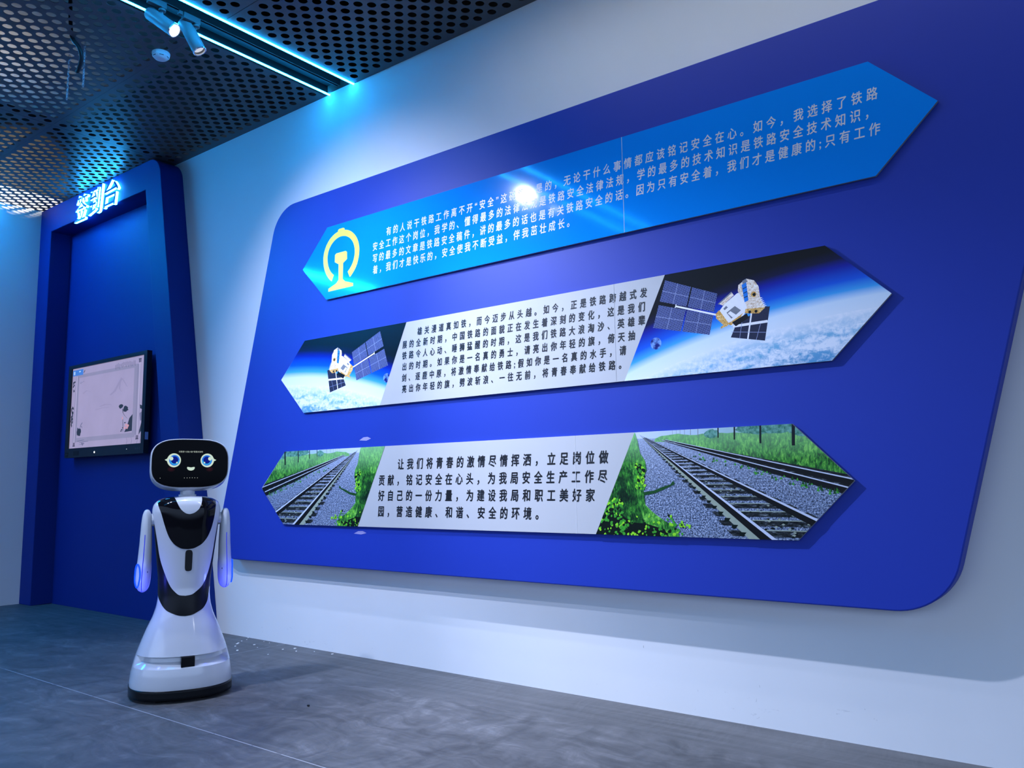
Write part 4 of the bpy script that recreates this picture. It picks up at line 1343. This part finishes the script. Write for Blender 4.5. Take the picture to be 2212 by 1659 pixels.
def rows_px(tab):
    out = []
    for v, ul, ur in tab:
        x0, z = PX(ul, v); x1, _ = PX(ur, v)
        out.append((z, x0, x1))
    return out
# white shield over the whole front, V-shaped below
o = patch('front_shield', rows_px([(1282.5, 403, 404), (1281, 391, 416), (1276, 383.5, 425), (1263, 372, 440.5), (1236, 360, 453.5), (1203, 349.5, 462.5), (1164, 343, 469.5), (1131, 337.4, 476), (1104, 331.5, 481), (1090, 335.5, 479.0), (1080, 346, 472), (1074, 362, 458), (1072, 372, 448)]), GLOSSW, 0.0025, ROB)
o['label'] = 'glossy white front shield narrowing to a rounded tip'
# black tongue below the shield
o = patch('waist_band', rows_px([(1323, 401, 404), (1322, 391, 414.5), (1318.4, 379, 426), (1310, 362, 442.7), (1296, 351.5, 452.3), (1285, 347, 455), (1262, 344, 458.0), (1250, 343, 459.5)]), SATINB, 0.0012, ROB)
o['label'] = 'black rounded waist band'
# glossy black chest
chest = patch('chest_cover', rows_px([(1185.5, 407, 409.5), (1184.5, 397, 419), (1182.7, 391.5, 425), (1174, 378.5, 440.5), (1157, 366.8, 453.8), (1137, 359.5, 462), (1111.5, 352, 468), (1085, 344.3, 471), (1079, 353, 465), (1075, 366, 452), (1073, 378, 440.5)]), GLOSSB, 0.0045, ROB)
chest['label'] = 'glossy black chest cover'
o = patch('collar_bib', rows_px([(1111.4, 410.5, 412.5), (1110.5, 405.5, 417), (1108.3, 401, 423), (1100, 392, 432.5), (1088, 385.5, 438), (1080, 382, 439.5), (1073, 379, 440), (1070.0, 384, 435)]), GLOSSW, 0.0065, ROB)
o['label'] = 'white bib below the neck'
o = patch('speaker_slot', rows_px([(1231.8, 408.5, 410), (1231, 404.5, 414), (1228.5, 402.3, 416.4), (1223.5, 401.6, 417.1), (1195, 402.6, 418.2), (1190.5, 403.5, 417.4), (1188, 405.8, 415.2), (1187.2, 409.6, 411.2)]), BLACKM, 0.0045, ROB)
o['label'] = 'upright black slot'
# sensor block in the groove
a, b, e = section(0.197)
bm = bmesh.new()
add_box(bm, (-0.034, -b - 0.001, 0.1715), (0.034, -b + 0.05, 0.2265))
o = finish('lidar_sensor', bm, GLOSSB, ROB); bevel(o, 0.004, 3); o.rotation_euler.z = 0.08
o['label'] = 'black sensor window in the groove'
# neck
lathe('neck', [(1.045, 0.056), (1.052, 0.052), (1.058, 0.041), (1.062, 0.039), (1.10, 0.039)], (0, 0, 0), (0, 0, 1), GLOSSW, ROB, 40)

# head
HEAD = empty('head', (0.002, -0.012, 1.2335))
HEAD.parent = ROB
HEAD.rotation_euler = (math.radians(-3.0), 0, math.radians(6.0))
def sup(a, b, e, th):
    c, s = math.cos(th), math.sin(th)
    return (a * math.copysign(abs(c) ** (2 / e), c), b * math.copysign(abs(s) ** (2 / e), s))
def head_loft(name, secs, m, e=3.3, nth=96, capf=True):
    bm = bmesh.new()
    rings = []
    for y, a, b, dz in secs:
        rings.append([bm.verts.new((sup(a, b, e, 2 * PI * k / nth)[0], y, sup(a, b, e, 2 * PI * k / nth)[1] + dz)) for k in range(nth)])
    for p_, q_ in zip(rings, rings[1:]):
        for k in range(nth): bm.faces.new((p_[k], p_[(k + 1) % nth], q_[(k + 1) % nth], q_[k]))
    bm.faces.new(rings[0]); bm.faces.new(rings[-1][::-1])
    o = finish(name, bm, m, HEAD, smooth=True)
    sharp(o, 0.7)
    return o
o = head_loft('head_shell', [(-0.048, 0.1985, 0.1310, 0), (-0.052, 0.2015, 0.1340, 0), (-0.050, 0.2040, 0.1365, 0), (-0.040, 0.2050, 0.1380, -0.001), (-0.010, 0.2055, 0.1430, -0.007), (0.025, 0.1970, 0.1400, -0.010), (0.055, 0.170, 0.118, -0.004), (0.075, 0.125, 0.088, -0.002), (0.083, 0.07, 0.05, 0)], GLOSSW)
o['label'] = 'glossy white head shell'
face = head_loft('face_screen', [(-0.0535, 0.192, 0.1245, 0), (-0.0530, 0.1975, 0.1300, 0), (-0.048, 0.1985, 0.1310, 0)], FACEB)
face['label'] = 'glossy black oval face screen'
# things drawn on the face
EYEW = emit('eye_white_glow', (0.62, 0.78, 0.66), 0.95); EYEB = emit('eye_blue_glow', (0.015, 0.16, 0.75), 0.95); EYED = emit('eye_dark_blue_glow', (0.001, 0.008, 0.22), 1.0)
EYEC = emit('eye_cyan_glow', (0.03, 0.38, 0.80), 1.0); BLUSH = None
def blush_mat():
    m, nt, b = new_mat('blush_glow')
    uv = N(nt, 'ShaderNodeUVMap', uv_map='art').outputs[0]
    x, z, _ = sepxyz(nt, uv)
    r = math_node(nt, 'SQRT', math_node(nt, 'ADD', math_node(nt, 'MULTIPLY', x, x), math_node(nt, 'MULTIPLY', z, z)))
    g = math_node(nt, 'SUBTRACT', 1.0, r, True)
    nt.links.new(mixc(nt, g, (0.0, 0.0, 0.0), (0.030, 0.003, 0.006)), b.inputs['Emission Color'])
    b.inputs['Emission Strength'].default_value = 1.0
    b.inputs['Base Color'].default_value = (0.001, 0.001, 0.002, 1)
    b.inputs['Roughness'].default_value = 0.22
    b.inputs['Specular IOR Level'].default_value = 0.06
    return m
BLUSHM = blush_mat()
FY = -0.0537
def face_mesh(name, polys, label=None):
    """polys: list of (points in face px relative to the face centre, material, layer)"""
    bm = bmesh.new(); mats = []
    uvl = bm.loops.layers.uv.new('art')
    for pts, m, ly in polys:
        if m not in mats: mats.append(m)
        f = bm.faces.new([bm.verts.new((x, FY - 0.0003 * ly, z)) for x, z in pts])
        f.normal_update()
        if f.normal.y > 0: f.normal_flip()
        f.material_index = mats.index(m)
        cx = sum(p_[0] for p_ in pts) / len(pts); cz = sum(p_[1] for p_ in pts) / len(pts)
        for l in f.loops: l[uvl].uv = ((l.vert.co.x - cx) / 0.022, (l.vert.co.z - cz) / 0.016)
    o = finish(name, bm, mats, face, recalc=False)
    if label: o['label'] = label
    return o
FK = 0.002355 / 12.29           # zoomed pixel to metre
def F(px, py): return ((px - 1010) * FK, (530 - py) * FK * 1.075)
for sgn, nm in ((-1, 'left'), (1, 'right')):
    def G(dx, dy, c=(-455, 80)):  # offsets from the face centre, mirrored
        return ((sgn * -(c[0] + dx)) * FK * (-1 if True else 1) * -1 if False else (sgn * (455 - dx)) * FK, (80 - dy) * FK * 1.075)
    # dx grows towards the nose, dy downwards; eye centre sits 455 px from the middle
    lash = [G(-250, -15), G(-215, -28), G(-185, -45), G(-165, -85), G(-120, 0), G(-185, 45), G(-190, 18), G(-225, 5)]
    circ = lambda r, cx=0, cy=0, n=36: [G(cx + r * math.cos(2 * PI * k / n), cy + r * math.sin(2 * PI * k / n)) for k in range(n)]
    half = [G(20 + 128 * math.cos(PI * k / 20), 0 + 122 * math.sin(PI * k / 20)) for k in range(21)] + [G(20 + 92 * math.cos(PI * k / 16), 0 + 88 * math.sin(PI * k / 16)) for k in range(16, -1, -1)]
    face_mesh('eye', [(lash, EYEW, 1), (circ(186), EYEW, 2), (circ(142, 10), EYEB, 3), (half, EYEC, 4), (circ(98, 12, -8), EYED, 5), (circ(50, -72, -45), EYEW, 6), (circ(22, 78, 62), EYEW, 6)], 'big blue eye drawn on the screen')
    face_mesh('blush', [([G(-70 + 115 * math.cos(2 * PI * k / 24), 235 + 80 * math.sin(2 * PI * k / 24)) for k in range(24)], BLUSHM, 1)], 'faint rosy cheek glow')
mouth = [F(912, 640), F(925, 626), F(960, 630), F(1020, 640), F(1080, 630), F(1110, 626), F(1125, 640)] + [F(1018 + 105 * math.cos(PI * k / 14), 650 + 74 * math.sin(PI * k / 14)) for k in range(15)]
face_mesh('mouth', [(mouth, EYEW, 1)], 'small smiling pale mouth')
DOT = emit('face_dot_glow', (0.6, 0.65, 0.6), 0.7)
dots = [(-1, 0, 0)]
polys = []
for px, py in ((200, 922), (847, 920), (921, 920), (991, 918), (1061, 918), (1131, 918), (1202, 920)):
    c = F(px, py); polys.append(([(c[0] + 0.0019 * math.cos(2 * PI * k / 8), c[1] + 0.0019 * math.sin(2 * PI * k / 8)) for k in range(8)], DOT, 1))
face_mesh('status_dots', polys)
me = text_bm('对我说“小鱼小鱼”和我对话吧', 0.0115, 0.0001, 0, 1.0, res=2)
b_ = bounds(me)
xa, za = F(678, 240); xb, zb = F(1338, 195)
for v in me.vertices:
    c = v.co
    v.co = Vector((xa + (c.x - b_[0]) / (b_[1] - b_[0]) * (xb - xa), FY - 0.0004, za + (c.y - b_[2]) / (b_[3] - b_[2]) * (zb - za)))
me.materials.clear(); me.materials.append(emit('face_caption_glow', (0.6, 0.68, 0.6), 0.7)); me.name = 'caption'
o = bpy.data.objects.new('caption', me); COL.objects.link(o); o.parent = face

# arms
HALO = emit('arm_blue_glow', (0.0, 0.06, 1.0), 7.0); HALOC = emit('arm_blue_line', (0.004, 0.045, 1.0), 2.4); GLOWL = emit('arm_seam_glow', (0.01, 0.02, 0.8), 0.9)
ARM = [(0.545, 0.006), (0.549, 0.014), (0.558, 0.024), (0.58, 0.0335), (0.62, 0.0385), (0.66, 0.0385), (0.72, 0.0350), (0.80, 0.0318), (0.87, 0.0290), (0.92, 0.0265), (0.955, 0.0225), (0.975, 0.0165), (0.985, 0.009), (0.987, 0.003)]
def glow_painted_hand():
    """white shell with a blue glow painted in, stronger towards the lower end"""
    m = GLOSSW.copy(); m.name = 'glow_painted_shell'
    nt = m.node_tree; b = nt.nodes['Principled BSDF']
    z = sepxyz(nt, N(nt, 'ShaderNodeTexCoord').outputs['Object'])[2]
    g = math_node(nt, 'DIVIDE', math_node(nt, 'SUBTRACT', 0.745, z), 0.19, True)  # height mask for the blue light painted into the shell
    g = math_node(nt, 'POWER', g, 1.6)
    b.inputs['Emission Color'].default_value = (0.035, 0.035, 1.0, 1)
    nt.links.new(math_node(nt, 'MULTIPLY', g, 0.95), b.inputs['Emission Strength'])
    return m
HANDM = glow_painted_hand()
def arm(sgn):
    lean = 0.004
    def ctr(z): return Vector((sgn * (0.2035 + lean * (0.77 - z) + 0.006 * max(0.0, min(1.0, (0.80 - z) / 0.2))), -0.012 + 0.05 * (0.8 - z) * 0.3, z))
    bm = bmesh.new(); rings = []
    nz, nth = 60, 32
    for i in range(nz + 1):
        t = 0.5 - 0.5 * math.cos(PI * i / nz)
        z = 0.545 + (0.987 - 0.545) * t
        r = spline(ARM, z)[0]; c = ctr(z)
        rings.append([bm.verts.new((c.x + r * math.cos(2 * PI * k / nth), c.y + r * 1.35 * math.sin(2 * PI * k / nth), z)) for k in range(nth)])
    for p_, q_ in zip(rings, rings[1:]):
        for k in range(nth): bm.faces.new((p_[k], p_[(k + 1) % nth], q_[(k + 1) % nth], q_[k]))
    bm.faces.new(rings[0][::-1]); bm.faces.new(rings[-1])
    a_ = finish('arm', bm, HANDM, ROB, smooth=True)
    a_['label'] = 'glossy white drop-shaped arm at the robot\'s ' + ('right, nearer the portal' if sgn < 0 else 'left, nearer the panel')
    # seam glow down the front
    pts = []
    for i in range(24):
        z = 0.552 + 0.30 * i / 23
        r = spline(ARM, z)[0]; c = ctr(z)
        pts.append((c.x + sgn * 0.2 * r, c.y - 1.35 * r * 0.985 + 0.0012, z))
    tube('seam_light', pts, 0.0022, GLOWL, a_, 6)['label'] = 'thin blue glowing seam'
    # light loop on the outer side of the hand
    pts = []
    for k in range(40):
        th = 2 * PI * k / 40
        z = 0.635 + 0.062 * math.sin(th)
        r = spline(ARM, z)[0]; c = ctr(z)
        az = (0.62 if sgn < 0 else -0.05) - 0.50 * math.cos(th)     # towards the front on the right hand
        pts.append((c.x + sgn * (r + 0.0034) * math.cos(az), c.y - (r * 1.35 + 0.0034) * math.sin(az), z))
    tube('light_loop', pts, 0.0036, HALOC, a_, 8, True)['label'] = 'glowing blue loop on the hand'
    lathe('stud', [(0, 0.0048), (0.001, 0.004)], ctr(0.655) + Vector((-sgn * 0.016, -1.35 * 0.0375 * 0.90, 0)), (0, -1, 0), emit('arm_stud', (0.01, 0.01, 0.25), 0.6), a_, 14)
    # shoulder joint
    lathe('shoulder_joint', [(0, 0.030), (0.006, 0.036), (0.03, 0.034)], (sgn * 0.150, -0.005, 0.93), (sgn, 0, 0), GLOSSW, ROB, 24)
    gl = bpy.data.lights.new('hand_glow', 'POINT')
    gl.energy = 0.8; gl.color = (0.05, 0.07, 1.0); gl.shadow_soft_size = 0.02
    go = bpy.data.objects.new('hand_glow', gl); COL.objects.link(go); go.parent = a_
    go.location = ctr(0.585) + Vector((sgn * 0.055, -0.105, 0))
    return a_
arm(-1); arm(1)

# ------------------------------------------------------------------ bits on the floor
def at_floor(u, v):
    d = RT * ((u - 1106) / 1772.8174) + DN * ((v - 829.5) / 1772.8174) + FW
    t = -1.1 / d.z
    return Vector((0, -3.7186, 1.1)) + d * t
chips = [(512, 1391, 1.0), (508, 1396, 0.8), (515, 1389, 0.7), (549, 1393, 0.9), (536, 1378, 0.5), (533, 1382, 0.5), (513, 1405, 0.8), (611, 1403, 0.7), (637, 1401, 1.2), (640, 1407, 0.6), (579, 1414, 0.7),
         (679, 1408, 0.6), (718, 1413, 1.0), (570, 1386, 0.5), (582, 1389, 0.5), (522, 1385, 0.5), (556, 1399, 0.4)]
for k, (u, v, s) in enumerate(chips):
    P_ = Vector(((-4.93 + 0.0), 0, 0))
    P_ = at_floor(u, v)
    bm = bmesh.new()
    n = 6
    r = 0.0085 * s
    a_ = [2 * PI * j / n + rnd.random() * 0.5 for j in range(n)]
    top = [(P_.x + r * math.cos(t_) * (0.6 + 0.6 * rnd.random()), P_.y + r * 1.2 * math.sin(t_) * (0.6 + 0.6 * rnd.random())) for t_ in a_]
    lo_ = [bm.verts.new((x, y, 0.0002)) for x, y in top]; hi_ = [bm.verts.new((P_.x + (x - P_.x) * 0.8, P_.y + (y - P_.y) * 0.8, 0.003)) for x, y in top]
    bm.faces.new(lo_[::-1]); bm.faces.new(hi_)
    for j in range(n): bm.faces.new((lo_[j], lo_[(j + 1) % n], hi_[(j + 1) % n], hi_[j]))
    o = finish('paint_chip', bm, FLAKE)
    tag(o, 'tiny white paint chip on the floor between the robot and the wall', 'paint chip', 'white paint chips by the wall')
P_ = at_floor(666, 1526)
bm = bmesh.new()
bmesh.ops.create_icosphere(bm, subdivisions=2, radius=0.007)
for v in bm.verts: v.co = Vector((v.co.x * 1.2 + P_.x, v.co.y + P_.y, v.co.z * 0.7 + 0.0049))
tag(finish('pebble', bm, BLACKM, None, True), 'small black pebble lying on the open grey floor', 'pebble')
